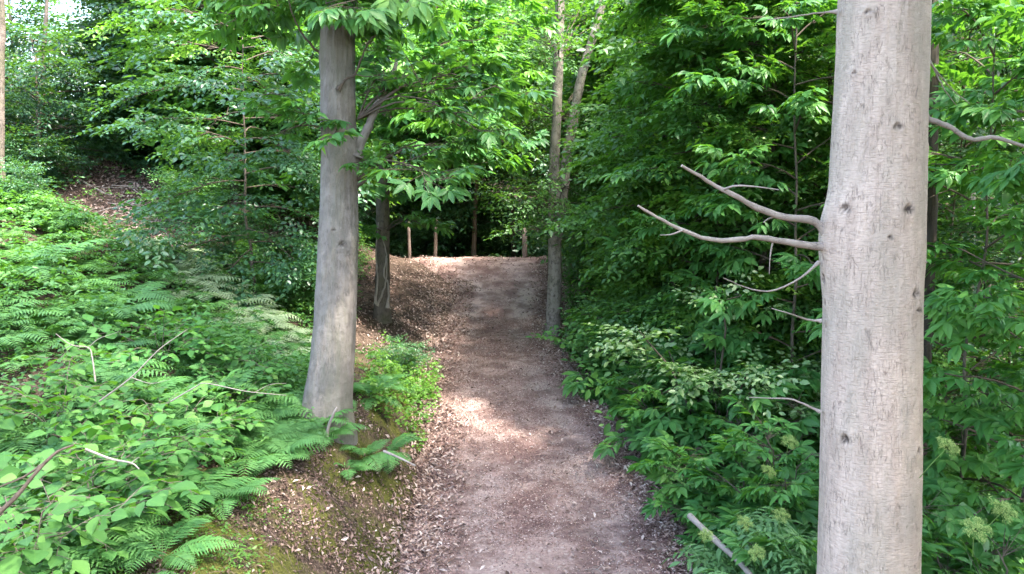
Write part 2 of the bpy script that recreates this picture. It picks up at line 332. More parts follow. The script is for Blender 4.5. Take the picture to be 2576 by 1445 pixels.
M_FLOWER = litter_mat("elder_flower", [(0, (.12, .22, .05)), (1, (.34, .42, .12))])

def ground_mat():
    m, nt = new_mat("woodland_ground"); L = nt.links; tc = N(nt, "ShaderNodeTexCoord")
    def nz(s, d=5.0, r=.6): n = N(nt, "ShaderNodeTexNoise", Scale=s, Detail=d, Roughness=r); L.new(tc.outputs["Object"], n.inputs[0]); return n.outputs[0]
    a, b, c, e = nz(1.3), nz(9.0), nz(45.0), nz(2.2)
    soil = mixc(nt, ramp(nt, b, [(.3, (0, 0, 0)), (.7, (1, 1, 1))]), (.032, .022, .016), (.105, .074, .056))
    soil = mixc(nt, mth(nt, 'MULTIPLY', ramp(nt, c, [(.52, (0, 0, 0)), (.66, (1, 1, 1))]), .7), soil, (.21, .155, .125)); soil = mixc(nt, mth(nt, 'MULTIPLY', ramp(nt, nz(90.0), [(.32, (1, 1, 1)), (.46, (0, 0, 0))]), .7), soil, (.018, .012, .009))
    at = N(nt, "ShaderNodeAttribute", attribute_name="tint")      # 1 = mossy bank, 0 = plain leaf mould
    mm = mth(nt, 'MULTIPLY', ramp(nt, mth(nt, 'ADD', mth(nt, 'MULTIPLY', e, .7), mth(nt, 'MULTIPLY', b, .3)), [(.42, (0, 0, 0)), (.52, (1, 1, 1))]), at.outputs["Fac"])
    moss = mixc(nt, ramp(nt, c, [(.35, (0, 0, 0)), (.65, (1, 1, 1))]), (.045, .048, .013), (.10, .10, .024))
    col = mixc(nt, mm, soil, moss)
    bp = N(nt, "ShaderNodeBump", Strength=.9, Distance=.04); L.new(mth(nt, 'ADD', b, mth(nt, 'MULTIPLY', c, .5)), bp.inputs["Height"])
    pb = N(nt, "ShaderNodeBsdfPrincipled"); L.new(col, pb.inputs["Base Color"]); pb.inputs["Roughness"].default_value = .95; pb.inputs["Specular IOR Level"].default_value = .1; L.new(bp.outputs[0], pb.inputs["Normal"])
    out = N(nt, "ShaderNodeOutputMaterial"); L.new(pb.outputs[0], out.inputs[0]); return m
def path_mat():
    m, nt = new_mat("trodden_path"); L = nt.links; tc = N(nt, "ShaderNodeTexCoord"); uv = N(nt, "ShaderNodeUVMap")
    def nz(s, d=5.0, r=.6): n = N(nt, "ShaderNodeTexNoise", Scale=s, Detail=d, Roughness=r); L.new(tc.outputs["Object"], n.inputs[0]); return n.outputs[0]
    a, b, c, f = nz(.9), nz(5.0), nz(38.0, 6.0, .7), nz(130.0, 3.0)
    base = mixc(nt, ramp(nt, b, [(.35, (0, 0, 0)), (.68, (1, 1, 1))]), (.180, .108, .094), (.28, .182, .158))
    base = mixc(nt, ramp(nt, a, [(.46, (0, 0, 0)), (.56, (1, 1, 1))]), base, (.32, .225, .192))
    sx = N(nt, "ShaderNodeSeparateXYZ"); L.new(uv.outputs[0], sx.inputs[0])   # u = 0..1 across the path: two paler wheel tracks
    tr = ramp(nt, mth(nt, 'ADD', sx.outputs[0], mth(nt, 'MULTIPLY', mth(nt, 'SUBTRACT', b, .5), .12)), [(.10, (0, 0, 0)), (.27, (1, 1, 1)), (.40, (.05, .05, .05)), (.58, (.05, .05, .05)), (.70, (.9, .9, .9)), (.86, (0, 0, 0))])
    base = mixc(nt, mth(nt, 'MULTIPLY', tr, .6), base, (.42, .335, .30))
    base = mixc(nt, mth(nt, 'MULTIPLY', ramp(nt, c, [(.30, (1, 1, 1)), (.48, (0, 0, 0))]), .75), base, (.085, .055, .048))
    base = mixc(nt, mth(nt, 'MULTIPLY', ramp(nt, c, [(.58, (0, 0, 0)), (.72, (1, 1, 1))]), .7), base, (.48, .395, .35))
    vo = N(nt, "ShaderNodeTexVoronoi", Scale=42.0); L.new(tc.outputs["Object"], vo.inputs[0])
    base = mixc(nt, mth(nt, 'MULTIPLY', ramp(nt, vo.outputs["Color"], [(.72, (0, 0, 0)), (.86, (1, 1, 1))]), .45), base, (.50, .42, .375))
    base = mixc(nt, mth(nt, 'MULTIPLY', ramp(nt, nz(2.3, 6.0), [(.42, (1, 1, 1)), (.55, (0, 0, 0))]), .7), base, (.115, .066, .058))
    bp = N(nt, "ShaderNodeBump", Strength=.8, Distance=.02); L.new(mth(nt, 'ADD', c, mth(nt, 'MULTIPLY', f, .5)), bp.inputs["Height"])
    pb = N(nt, "ShaderNodeBsdfPrincipled"); L.new(base, pb.inputs["Base Color"]); pb.inputs["Roughness"].default_value = .9; pb.inputs["Specular IOR Level"].default_value = .15; L.new(bp.outputs[0], pb.inputs["Normal"])
    out = N(nt, "ShaderNodeOutputMaterial"); L.new(pb.outputs[0], out.inputs[0]); return m

# ------------------------------------------------------------------ ground and paths
def warp(a, b, n, c, k):
    u = np.linspace(-1, 1, n); g = np.sign(u) * np.abs(u) ** k; return np.where(g < 0, c + (c - a) * g, c + (b - c) * g)
def build_ground():
    xs = warp(-75, 75, 420, 0, 1.9); ys = np.concatenate((np.linspace(-14, 3, 30)[:-1], np.linspace(3, 25, 330)[:-1], 25 + (110 - 25) * np.linspace(0, 1, 90) ** 1.5))
    X, Y = np.meshgrid(xs, ys); Z = H(X, Y); v = np.stack((X, Y, Z), -1).reshape(-1, 3); nx = len(xs)
    i = np.arange(len(ys) - 1)[:, None] * nx + np.arange(nx - 1)[None]; f = np.stack((i, i + 1, i + nx + 1, i + nx), -1).reshape(-1, 4)
    dl = path_l(Y) - X; ms = (smooth((dl + .1) / .3) * smooth((13 - Y) / 3) * smooth((3.2 - dl) / 1.5)).ravel()
    mb = MB(); mb.add(v, f, 0, np.clip(ms, 0, 1)); tag(mb.build("ground", ground_mat()), kind="structure")
build_ground()
M_PATH = path_mat()
def path_lr(Y): return path_l(Y) - .10 + .22 * fbm(Y * 1.3, Y * 0 + 3), path_r(Y) + .05 + .22 * fbm(Y * 1.3, Y * 0 + 9)
def path_z(X, Y):
    X = np.asarray(X, float); Y = np.asarray(Y, float); l, r = path_lr(Y); us = (X - l) / (r - l); edge = np.clip(np.minimum(us, 1 - us), 0, 1)
    Z = H(X, Y) + .03 * smooth(edge / .07) + .010 + .03 * (fbm(X * 2.2, Y * 2.2, 4) + .3) * smooth(edge / .1) - .022 * (np.exp(-((us - .27) / .09) ** 2) + np.exp(-((us - .72) / .09) ** 2))
    for yb in (18.6, 19.3, 20.1): Z = Z + .05 * np.exp(-((Y - yb - .15 * fbm(X * 2, Y * 0)) / .1) ** 2) * smooth(edge / .1)
    return Z
def top_z(X, Y):
    l, r = path_lr(Y); return np.where((X > l) & (X < r) & (Y < 25), path_z(X, Y), H(X, Y))
def build_path():
    ys = np.linspace(-4, 25, 380); us = np.linspace(0, 1, 50); l, r = path_lr(ys)
    X = l[:, None] + (r - l)[:, None] * us[None]; Y = np.broadcast_to(ys[:, None], X.shape); Z = path_z(X, Y)
    v = np.stack((X, Y, Z), -1).reshape(-1, 3); nx = len(us); i = np.arange(len(ys) - 1)[:, None] * nx + np.arange(nx - 1)[None]
    uv = np.stack((np.broadcast_to(us[None], X.shape), Y), -1).reshape(-1, 2)
    mb = MB(); mb.add(v, np.stack((i, i + 1, i + nx + 1, i + nx), -1).reshape(-1, 4), 0, .5, uv); tag(mb.build("path", M_PATH), kind="structure")
    # the second path down in the hollow on the right
    ts = np.linspace(0, 1, 60); us = np.linspace(0, 1, 12); X = (8.0 + 12 * ts)[:, None] + (us * .0)[None]; Y = (17.5 - 2.0 * ts)[:, None] + (us * 3.0 + .3)[None] + .3 * fbm(ts * 6, ts * 0)[:, None]
    Z = H(X, Y) + .02; v = np.stack((X, Y, Z), -1).reshape(-1, 3); nx = 12; i = np.arange(59)[:, None] * nx + np.arange(11)[None]
    mb = MB(); mb.add(v, np.stack((i, i + 1, i + nx + 1, i + nx), -1).reshape(-1, 4), 0, .5, np.stack((np.broadcast_to(us[None], X.shape), Y), -1).reshape(-1, 2)); tag(mb.build("lower_path", M_PATH), kind="structure")
build_path()

def scatter(rng, n, xr, yr, dens):
    """n points kept with probability dens(X, Y)"""
    X = rng.uniform(*xr, n); Y = rng.uniform(*yr, n); k = rng.random(n) < dens(X, Y); return X[k], Y[k]
def slope_n(X, Y, e=.05):
    return norm(np.stack((-(H(X + e, Y) - H(X - e, Y)) / (2 * e), -(H(X, Y + e) - H(X, Y - e)) / (2 * e), np.ones_like(X)), -1))
def litter(name, mat, seed, n, xr, yr, dens, size, tint, lift=.006, tpl=T_LITTER):
    rng = np.random.default_rng(seed); X, Y = scatter(rng, n, xr, yr, dens); k = len(X); nrm = slope_n(X, Y)
    a = rng.uniform(0, 6.283, k); d = np.stack((np.cos(a), np.sin(a), rng.normal(0, .12, k)), -1); d = d - nrm * (d * nrm).sum(1, keepdims=True) + nrm * rng.normal(.05, .15, k)[:, None]
    z = nrm + rng.normal(0, .4, (k, 3)); flip = rng.random(k) < .5; z[flip] += nrm[flip] * .3
    p = np.stack((X, Y, top_z(X, Y) + lift + rng.uniform(0, .03, k) * size * 10), -1)
    mb = MB(); put(mb, Fr(p, d, z, rng.uniform(.5, 1.2, k) * size, np.clip(rng.normal(tint, .22, k), 0, 1)), tpl); return mb.build(name, mat, flat=True)
def edge_d(X, Y): return np.minimum(X - path_l(Y), path_r(Y) - X)
o = litter("leaf_litter", M_LITTER, 11, 420000, (-6, 4.5), (3.6, 23.5),
    lambda X, Y: np.clip(.02 + .75 * smooth((.48 + .5 * fbm(X * 2, Y * 2) - edge_d(X, Y)) / .5) * smooth((path_l(Y) + .15 + 2.9 - 0 - (path_l(Y) - X) * 1.0) / 3) * (.25 + 1.2 * np.clip(fbm(X * 1.7, Y * 1.7) + .45, 0, 1)), 0, 1) * np.where(Y > 14, 1., .8) * np.where((X < path_l(Y) - .3) & (Y < 12), .01 + 1.3 * np.clip(fbm(X * 2.0 + 3, Y * 2.0, 3) - .04, 0, .5), 1), .062, .58)
tag(o, "curled brown dead leaves lying over the bank and both path edges", "leaf litter", kind="stuff")
o = litter("leaf_litter", M_LITTER, 13, 60000, (-3.4, -.7), (3.6, 9.6), lambda X, Y: (X < path_l(Y) + .02) * np.clip(.15 + 2.2 * fbm(X * 2.0 + 3, Y * 2.0, 3), .03, 1), .036, .30)
tag(o, "small brown leaf scraps strewn over the mossy earth bank", "leaf litter", kind="stuff")
o = litter("leaf_litter", M_LITTER, 14, 26000, (-10, -2.6), (12.8, 19), lambda X, Y: .5 + fbm(X, Y), .075, .42)
tag(o, "brown dead leaves covering the bare ridge at the upper left", "leaf litter", kind="stuff")
o = litter("wood_chips", M_CHIP, 12, 260000, (-2.2, 2.2), (4.5, 17), lambda X, Y: (edge_d(X, Y) > -.1) * np.clip(.35 + 1.3 * fbm(X * 1.2, Y * 1.2) + .4 * smooth((.7 - edge_d(X, Y)) / .6), .10, 1), .023, .52, .004)
tag(o, "small pinkish wood chips and leaf crumbs trodden into the path", "wood chips", kind="stuff")

# ------------------------------------------------------------------ plants
def add_sprays(mb, sprays, base, fwd, scale, rng, tpl, tint=0.0, up_jit=.25, twigs=True, lmat=0, tmat=1, tr=.004, tsig=.1):
    K = len(base)
    if K == 0: return
    which = rng.integers(0, len(sprays), K); up = np.array((0, 0, 1.)) + rng.normal(0, up_jit, (K, 3))
    M = rotm(fwd, None, up); dt = rng.normal(tint, tsig, K)
    for q, (fr, tw) in enumerate(sprays):
        s = which == q
        if not s.any(): continue
        put(mb, multi(fr, M[s], base[s], scale[s], dt[s]), tpl, lmat)
        if twigs:
            for t in tw:
                for m_, b_, c_ in zip(M[s], base[s], scale[s]): tube(mb, (t @ m_.T) * c_ + b_, np.linspace(tr, tr * .4, len(t)) * c_, 3, tmat)

def tree_parts(seed, h, r0, crown_lo, rad, nb, sprays, tpl, lm=None, bm=None, per=9, ssc=1.0, lean=(0, 0), tint=0.0, elev=.35, droop=.25, shape='round', twigs=False, wob=.12, up_jit=.25, kink=None):
    rng = np.random.default_rng(seed); zz = np.linspace(0, 1, 14)
    w = np.cumsum(rng.normal(0, wob * .25, (14, 2)), 0); w -= w[0]
    tp = np.stack((lean[0] * zz * h + w[:, 0], lean[1] * zz * h + w[:, 1], zz * h), -1); tp[0, 2] = -.25
    tr = r0 * (1 - .8 * zz) * (1 + .35 * np.exp(-zz * h / .25)); tb = MB(); tube(tb, curve(tp, 40), np.interp(np.linspace(0, 1, 40), zz, tr), 12)
    cb = MB(); B, D, S = [], [], []
    for k in range(nb):
        u = (k + .5) / nb; z = crown_lo + (h * .98 - crown_lo) * u; o = np.array([np.interp(z, tp[:, 2], tp[:, q]) for q in range(3)])
        prof = {'round': math.sqrt(max(.05, 1 - (2 * u - .85) ** 2 * .8)), 'cone': 1.05 - .85 * u, 'wide': .55 + .45 * math.sin(u * 3.0)}[shape]
        a = golden(k, rng.uniform(-.4, .4)); L = rad * prof * rng.uniform(.7, 1.15); e = elev + rng.normal(0, .15) + u * .25
        s = np.linspace(0, 1, 6); pts = o + np.stack((np.cos(a) * np.cos(e) * L * s, np.sin(a) * np.cos(e) * L * s, np.sin(e) * L * s - droop * L * s * s), -1) + np.cumsum(rng.normal(0, .02 * L, (6, 3)), 0) * s[:, None]
        tube(cb, pts, np.linspace(max(.012, r0 * .25 * (1 - u * .6)), .006, 6), 5, 1)
        for q in range(per):
            t = .22 + .78 * (q + rng.random()) / per; b = np.array([np.interp(t, s, pts[:, c]) for c in range(3)]); off = rng.uniform(-.25, .25) if q % 3 == 0 else rng.choice((-1, 1)) * rng.uniform(.5, 1.3)
            d = np.array((math.cos(a + off), math.sin(a + off), rng.normal(-.12 * t, .2))); ln = rad * .22 * (1.2 - t) * rng.uniform(.3, 1)
            e2 = b + d * ln
            if ln > .1: tube(cb, np.array((b, (b + e2) / 2 + (0, 0, .03 * ln), e2)), (.007, .005, .003), 4, 1)
            B.append(e2); D.append(d); S.append(ssc * rng.uniform(.75, 1.2))
    add_sprays(cb, sprays, np.array(B), np.array(D), np.array(S), rng, tpl, tint, twigs=twigs, up_jit=up_jit)
    return tb, cb
def tree(name, loc, label, cat, group=None, rz=0, **kw):
    lm, bm = kw['lm'], kw['bm']; e = empty(name, loc, rz); tb, cb = tree_parts(**kw); tb.build("trunk", bm, e); cb.build("crown", [lm, M_TWIG], e); tag(e, label, cat, group); return e
def shrub_parts(seed, h, rad, stems, sprays, tpl, per=10, ssc=1.0, tint=0.0, lo=.2, r0=.012, out=1.0, twigs=False, up_jit=.3, tilt=(0, 0)):
    rng = np.random.default_rng(seed); sb = MB(); cb = MB(); B, D, S = [], [], []
    for k in range(stems):
        a = golden(k, seed); e = rad * math.sqrt((k + .5) / stems) * out; hh = h * rng.uniform(.6, 1.05) * (1 - .35 * (e / max(rad, .01)) ** 2); s = np.linspace(0, 1, 7)
        pts = np.stack((np.cos(a) * e * s ** 1.4 + .05 * np.cos(a) + tilt[0] * s * h, np.sin(a) * e * s ** 1.4 + .05 * np.sin(a) + tilt[1] * s * h, hh * np.sin(s * 1.45)), -1) + rng.normal(0, .02, (7, 3)) * s[:, None] * h; pts[0, 2] = -.1
        tube(sb, pts, np.linspace(r0, r0 * .3, 7), 5)
        for q in range(per):
            t = lo + (1 - lo) * (q + rng.random()) / per; b = np.array([np.interp(t, s, pts[:, c]) for c in range(3)]); az = a + rng.normal(0, 1.2) if q < per - 1 else a
            B.append(b); D.append(np.array((math.cos(az), math.sin(az), rng.normal(.15, .25)))); S.append(ssc * rng.uniform(.7, 1.2))
    add_sprays(cb, sprays, np.array(B), np.array(D), np.array(S), rng, tpl, tint, twigs=twigs, up_jit=up_jit); return sb, cb
def shrub(name, loc, label, cat, group=None, rz=0, lm=None, bm=None, **kw):
    e = empty(name, loc, rz); sb, cb = shrub_parts(**kw); sb.build("stem", bm or M_TWIG, e); cb.build("foliage", [lm, bm or M_TWIG], e); tag(e, label, cat, group); return e

rg = np.random.default_rng(77)
SP_FLAT = [spray_flat(rg, .85, 7, .115, .065) for _ in range(4)]          # beech like, flat tiers
SP_FAR = [spray_flat(rg, 1.25, 8, .19, .10, jit=.5) for _ in range(4)]
SP_SMALL = [spray_flat(rg, .45, 6, .062, .042, jit=.5) for _ in range(4)]  # holly and bramble size
SP_HAZEL = [spray_flat(rg, .62, 3, .19, .12, .35, .22) for _ in range(4)]
SP_WHORL = [spray_whorl(rg, .38, .165) for _ in range(5)]
SP_ELDER = [spray_pinnate(rg) for _ in range(4)]
gz = lambda x, y: float(H(x, y))
def at(px, t):     # ground point below pixel column px at depth t
    x = (px - 1288) / F * t; y = t * math.cos(PITCH); y = y if True else y
    return (x, y, gz(x, y) - .03)


# ---- the two hero trunks and the slimmer ones, built from their widths
def trunk_mesh(prof, n=24, m=60, low=None, top=None, scars=(), bulges=(), rough=.004, seed=0):
    """prof: rows (py, left px, right px, t) from top to bottom; carried on to the ground and up to a height"""
    C, Rr = [], []
    for py, a, b, t in prof: C.append(P((a + b) / 2, py, t)); Rr.append((b - a) / 2 / F * t / math.sqrt(1 + ((a + b) / 2 / F - 1288 / F) ** 2))
    C = np.array(C)[::-1]; Rr = np.array(Rr)[::-1]; k = np.argsort(C[:, 2]); C = C[k]; Rr = Rr[k]
    if low is not None: C = np.vstack(((C[0, 0], C[0, 1], low), C)); Rr = np.concatenate(([Rr[0] * 1.2], Rr))
    if top is not None:
        z1, lean = top; C = np.vstack((C, (C[-1, 0] + lean[0], C[-1, 1] + lean[1], z1))); Rr = np.concatenate((Rr, [Rr[-1] * .45]))
    z0, z1 = C[0, 2], C[-1, 2]; zs = np.concatenate((np.linspace(z0, min(z1, 6.2), m), np.linspace(min(z1, 6.2), z1, 14)[1:])) if z1 > 6.3 else np.linspace(z0, z1, m)
    cx, cy_, rr = np.interp(zs, C[:, 2], C[:, 0]), np.interp(zs, C[:, 2], C[:, 1]), np.interp(zs, C[:, 2], Rr)
    ker = np.ones(5) / 5
    for arr in (cx, cy_, rr): arr[2:-2] = np.convolve(arr, ker, 'valid')
    th = np.linspace(0, 2 * np.pi, n, endpoint=False); TH, ZZ = np.meshgrid(th, zs); rad = rr[:, None] * np.ones_like(TH)
    cs, sn = np.cos(TH), np.sin(TH); sd = seed * 13.7
    rad = rad * (1 + .03 * fbm(cs * 1.5 + sd, ZZ * 1.2 + sn, 3)) + rough * 2 * fbm(TH * 9 + sd, ZZ * 4, 3)
    tint = np.full(TH.shape, .5)
    x = cx[:, None] + rad * cs; y = cy_[:, None] + rad * sn
    for px, py, t, amp, sg in bulges:
        q = P(px, py, t); d2 = ((x - q[0]) ** 2 + (y - q[1]) ** 2 + ((ZZ - q[2]) * .8) ** 2) / sg ** 2; rad = rad + amp * np.exp(-d2)
    x = cx[:, None] + rad * cs; y = cy_[:, None] + rad * sn
    for px, py, t, sg, wide in scars:
        q = P(px, py, t); zc = q[2]; i0 = np.argmin(abs(zs - zc)); dx = (q[0] - cx[i0]) / rr[i0]; thc = -math.acos(max(-1, min(1, dx)))
        du = ((TH - thc + math.pi) % (2 * math.pi) - math.pi) * rr[i0]; dz = ZZ - zc
        nzv = fbm(TH * 30 + px, ZZ * 60, 3); d = np.sqrt((du / wide) ** 2 + (dz + .35 * abs(du)) ** 2)
        tint = np.maximum(tint, .5 + .62 * np.exp(-(d / sg) ** 2) * (.75 + 2.2 * nzv)); rad = rad + .012 * np.exp(-(d / (sg * 2.2)) ** 2) - .03 * np.exp(-(d / (sg * .7)) ** 2)
    x = cx[:, None] + rad * cs; y = cy_[:, None] + rad * sn
    v = np.stack((x, y, ZZ), -1).reshape(-1, 3); ml = len(zs); i = np.arange(ml - 1)[:, None] * n; j = np.arange(n)[None]; j2 = (j + 1) % n
    f = np.stack((i + j, i + j2, i + n + j2, i + n + j), -1).reshape(-1, 4); uv = np.stack((np.minimum(TH, 2 * np.pi - TH) * rr.mean(), ZZ), -1).reshape(-1, 2)
    mb = MB(); mb.add(v, f, 0, np.clip(tint, 0, 1.0).ravel(), uv); return mb, C
def root_empty(name, C): return empty(name, (C[0, 0], C[0, 1], gz(C[0, 0], C[0, 1])))
def local(mb, e):
    for v in mb.v: v -= np.array(e.location, np.float32)
    return mb
def pix(*pts): return np.array([P(*q) for q in pts])
def limb(e, pts, r0, r1, mat, name="branch", n=24, seg=8, side=(), jit=.0, seed=0):
    rr = np.random.default_rng(seed); c = curve(pts, n); c[1:-1] += rr.normal(0, jit, (n - 2, 3)); mb = MB(); tube(mb, c, np.linspace(r0, r1, n) * (1 + rr.normal(0, .07, n)) * (1 + .9 * np.exp(-np.linspace(0, 1, n) / .05)), seg, cap=True)
    for q in side: tube(mb, curve(q, 8), np.linspace(r1 * 1.1, r1 * .3, 8), 5)
    return local(mb, e).build(name, mat, e)
def bough_sprays(rng, mb, origin, targets, sprays, tpl, per=6, ssc=1.0, spread=.5, tint=0, wood=.012, sag=.15, dirj=.7, up=.25, twigs=True, tmat=1):
    """a bough from origin to every target with sprays around its outer half"""
    B, D, S = [], [], []
    for tg in targets:
        d = tg - origin; L = np.linalg.norm(d); s = np.linspace(0, 1, 7)[:, None]; pts = origin + d * s + np.array((0, 0, 1)) * sag * L * np.sin(s * 3.1416) + rng.normal(0, .015 * L, (7, 3)) * s
        tube(mb, pts, np.linspace(wood, .004, 7), 5, tmat); h = norm(d)
        for q in range(per):
            t = 1 - .6 * rng.random() ** 1.3 if q else 1.0; b = np.array([np.interp(t, s[:, 0], pts[:, c]) for c in range(3)]); e2 = b + rng.normal(0, spread, 3) * (1, 1, .45) * (1 if q else .2)
            if q: tube(mb, np.array((b, (b + e2) / 2 + (0, 0, .02), e2)), (.006, .004, .003), 4, tmat)
            dd = h + rng.normal(0, dirj, 3) * (1, 1, .35); dd[2] = dd[2] * .5 - .05; B.append(e2); D.append(dd); S.append(ssc * rng.uniform(.75, 1.2))
    add_sprays(mb, sprays, np.array(B), np.array(D), np.array(S), rng, tpl, tint, twigs=twigs, tmat=tmat, up_jit=up)

# big pale trunk on the right
TB = 4.6
mb, C = trunk_mesh([(-40, 2105, 2342, TB), (100, 2100, 2338, TB), (300, 2090, 2334, TB), (500, 2080, 2330, TB), (700, 2068, 2323, TB), (900, 2064, 2320, TB), (1200, 2058, 2318, TB), (1445, 2052, 2315, TB)], 260, 520, low=-.6, top=(15, (.1, .3)),
    scars=[(2107, 522, TB, .030, 1.1), (2230, 522, TB, .030, 1.1), (2252, 724, TB, .024, 1.2), (2097, 1080, TB, .032, .9), (2263, 1104, TB, .020, 1.2), (2268, 1358, TB, .018, 1.0), (2205, 325, TB, .016, 1.6), (2318, 372, TB, .015, 1.3), (2125, 190, TB, .010, 1.5), (2135, 275, TB, .009, 1.5), (2150, 45, TB, .012, 2), (2185, 590, TB, .011, 1.6), (2062, 700, TB, .03, .7), (2066, 760, TB, .02, .7), (2262, 765, TB, .012, 2.4)],
    bulges=[(2062, 606, TB, .045, .17), (2100, 545, TB, .018, .10), (2230, 522, TB - .2, .010, .09), (2097, 1080, TB - .2, .012, .1), (2316, 650, TB, .012, .12)], rough=.0035, seed=1)
BT = root_empty("pale_barked_tree", C); local(mb, BT).build("trunk", M_BARKBIG, BT)
tag(BT, "massive pale grey beige trunk with dark knot scars in the right foreground", "tree")
t0 = TB
limb(BT, pix((2085, 592, t0), (2045, 556, t0 - .03), (1965, 545, t0 - .1), (1890, 516, t0 - .15), (1850, 493, t0 - .2), (1800, 468, t0 - .2), (1755, 440, t0 - .25), (1715, 417, t0 - .3)), .024, .007, M_PALETWIG, seed=1, jit=.0015, side=[pix((1960, 543, t0 - .1), (1935, 550, t0 - .1), (1920, 560, t0 - .12)), pix((1820, 478, t0 - .2), (1850, 468, t0 - .3), (1900, 470, t0 - .35), (1960, 478, t0 - .4))])
limb(BT, pix((2080, 622, t0), (2040, 619, t0 - .03), (1960, 606, t0 - .1), (1900, 598, t0 - .15), (1850, 604, t0 - .2), (1780, 602, t0 - .25), (1700, 572, t0 - .3), (1650, 545, t0 - .35), (1605, 518, t0 - .4)), .021, .006, M_PALETWIG, seed=2, jit=.0015, side=[pix((1945, 606, t0 - .1), (1938, 640, t0 - .1), (1935, 690, t0 - .08)), pix((1720, 578, t0 - .3), (1690, 590, t0 - .3), (1660, 592, t0 - .3))])
limb(BT, pix((2320, 292, t0), (2345, 303, t0), (2390, 320, t0), (2420, 342, t0), (2455, 352, t0), (2500, 346, t0), (2550, 360, t0), (2640, 385, t0)), .017, .010, M_PALETWIG, seed=3, jit=.002)
for q, (pp, r) in enumerate(((((2060, 660, t0), (2010, 702, t0 - .05), (1940, 732, t0 - .1), (1880, 725, t0 - .1), (1820, 700, t0 - .15)), .007), (((2066, 808, t0), (2030, 804, t0), (1990, 790, t0 - .1), (1940, 776, t0 - .1)), .008), (((2062, 1036, t0), (2030, 1020, t0), (1990, 1005, t0), (1940, 1002, t0), (1885, 1000, t0)), .008), (((2335, 150, t0), (2355, 185, t0), (2375, 225, t0), (2405, 265, t0 + .1)), .006), (((2335, 150, t0), (2365, 190, t0), (2395, 225, t0 + .1), (2440, 262, t0 + .2)), .005), (((2105, 30, t0), (2060, 33, t0), (2010, 40, t0 - .1), (1930, 50, t0 - .1)), .008))):
    limb(BT, pix(*pp), r, .0022, M_PALETWIG, seed=10 + q, jit=.001, name="twig", n=14, seg=6)
limb(BT, pix((2300, 660, t0 - .15), (2318, 660, t0 - .15), (2330, 660, t0 - .12)), .008, .007, M_PALETWIG, name="broken_stub", n=5, seg=8)

cb = MB(); rng = np.random.default_rng(30)
bough_sprays(rng, cb, np.array((2.1, 4.7, 8.2)), [np.array((2.1 + 3.0 * math.cos(a_), 4.7 + 3.0 * math.sin(a_), rng.uniform(7.6, 9.5))) for a_ in np.linspace(0, 5.9, 11)], SP_FAR, T_FAR, 8, .9, .8, twigs=False)
bough_sprays(rng, cb, np.array((2.15, 4.8, 10.5)), [np.array((2.1 + 2.6 * math.cos(a_), 4.7 + 3.2 * math.sin(a_), rng.uniform(9.5, 13.5))) for a_ in np.linspace(.3, 6.2, 16)], SP_FAR, T_FAR, 11, 1.0, .8, twigs=False)
bough_sprays(rng, cb, np.array((2.1, 4.7, 7.6)), [np.array((rng.uniform(3.2, 5.8), rng.uniform(4.2, 6.6), rng.uniform(7.8, 9.3))) for _ in range(9)], SP_FAR, T_FAR, 13, 1.0, .6, twigs=False)  # further unseen boughs added to cast shade on the near path
local(cb, BT).build("crown", [M_MID, M_TWIG], BT)
# left trunk on the bank lip
TL = 8.4
mb, C = trunk_mesh([(-60, 812, 890, TL), (100, 806, 893, TL), (300, 806, 895, TL), (400, 807, 899, TL), (520, 805, 901, TL), (600, 801, 902, TL), (660, 797, 900, TL), (800, 790, 897, TL), (900, 780, 893, TL), (960, 770, 890, TL), (1030, 758, 888, TL), (1075, 745, 894, TL)], 120, 330, low=.75, top=(14, (-.2, .4)),
    scars=[(870, 610, TL, .035, 1.3), (850, 575, TL, .012, 2), (826, 330, TL, .012, 1.2), (862, 225, TL, .02, 1.5), (830, 640, TL, .008, 1)], bulges=[(884, 605, TL - .1, .022, .1), (903, 390, TL, .035, .12), (815, 150, TL, .02, .1), (770, 1075, TL - .1, .06, .12), (845, 1085, TL - .25, .05, .09), (895, 1085, TL - .1, .05, .10), (820, 1000, TL - .3, -.015, .12)], rough=.008, seed=2)
LT = root_empty("grey_barked_tree", C); local(mb, LT).build("trunk", M_BARKGREY, LT)
tag(LT, "straight grey brown trunk on the bank left of the path, ferns at its foot", "tree")
limb(LT, pix((895, 395, TL), (908, 360, TL), (930, 310, TL), (950, 262, TL), (972, 220, TL), (990, 190, TL)), .055, .03, M_BARKGREY, "broken_limb", jit=.004, side=[pix((985, 200, TL), (996, 160, TL), (1000, 120, TL + .1))])
limb(LT, pix((850, 228, TL - .2), (870, 200, TL - .2), (893, 188, TL - .2), (908, 150, TL - .25), (925, 110, TL - .3), (945, 88, TL - .3)), .016, .006, M_TWIG, jit=.003, side=[pix((893, 188, TL - .2), (930, 193, TL - .25), (985, 180, TL - .3))])
limb(LT, pix((895, 450, TL), (940, 420, TL - .1), (990, 385, TL - .2), (1050, 355, TL - .3)), .014, .005, M_TWIG, jit=.003)
limb(LT, pix((897, 470, TL), (960, 430, TL - .1), (1040, 400, TL - .2), (1110, 372, TL - .3)), .012, .004, M_TWIG, jit=.003)
limb(LT, pix((812, 140, TL), (780, 110, TL - .1), (745, 60, TL - .2), (720, -20, TL - .3)), .016, .006, M_TWIG, jit=.003)
rng = np.random.default_rng(31); cb = MB()
og = lambda px, py, t=TL: P(px, py, t)
bough_sprays(rng, cb, og(850, -150), [P(rng.uniform(560, 1080), rng.uniform(-60, 70), rng.uniform(6.9, 9.4)) for _ in range(20)], SP_WHORL, T_LONG, 6, 1.0, .26, tint=.08)
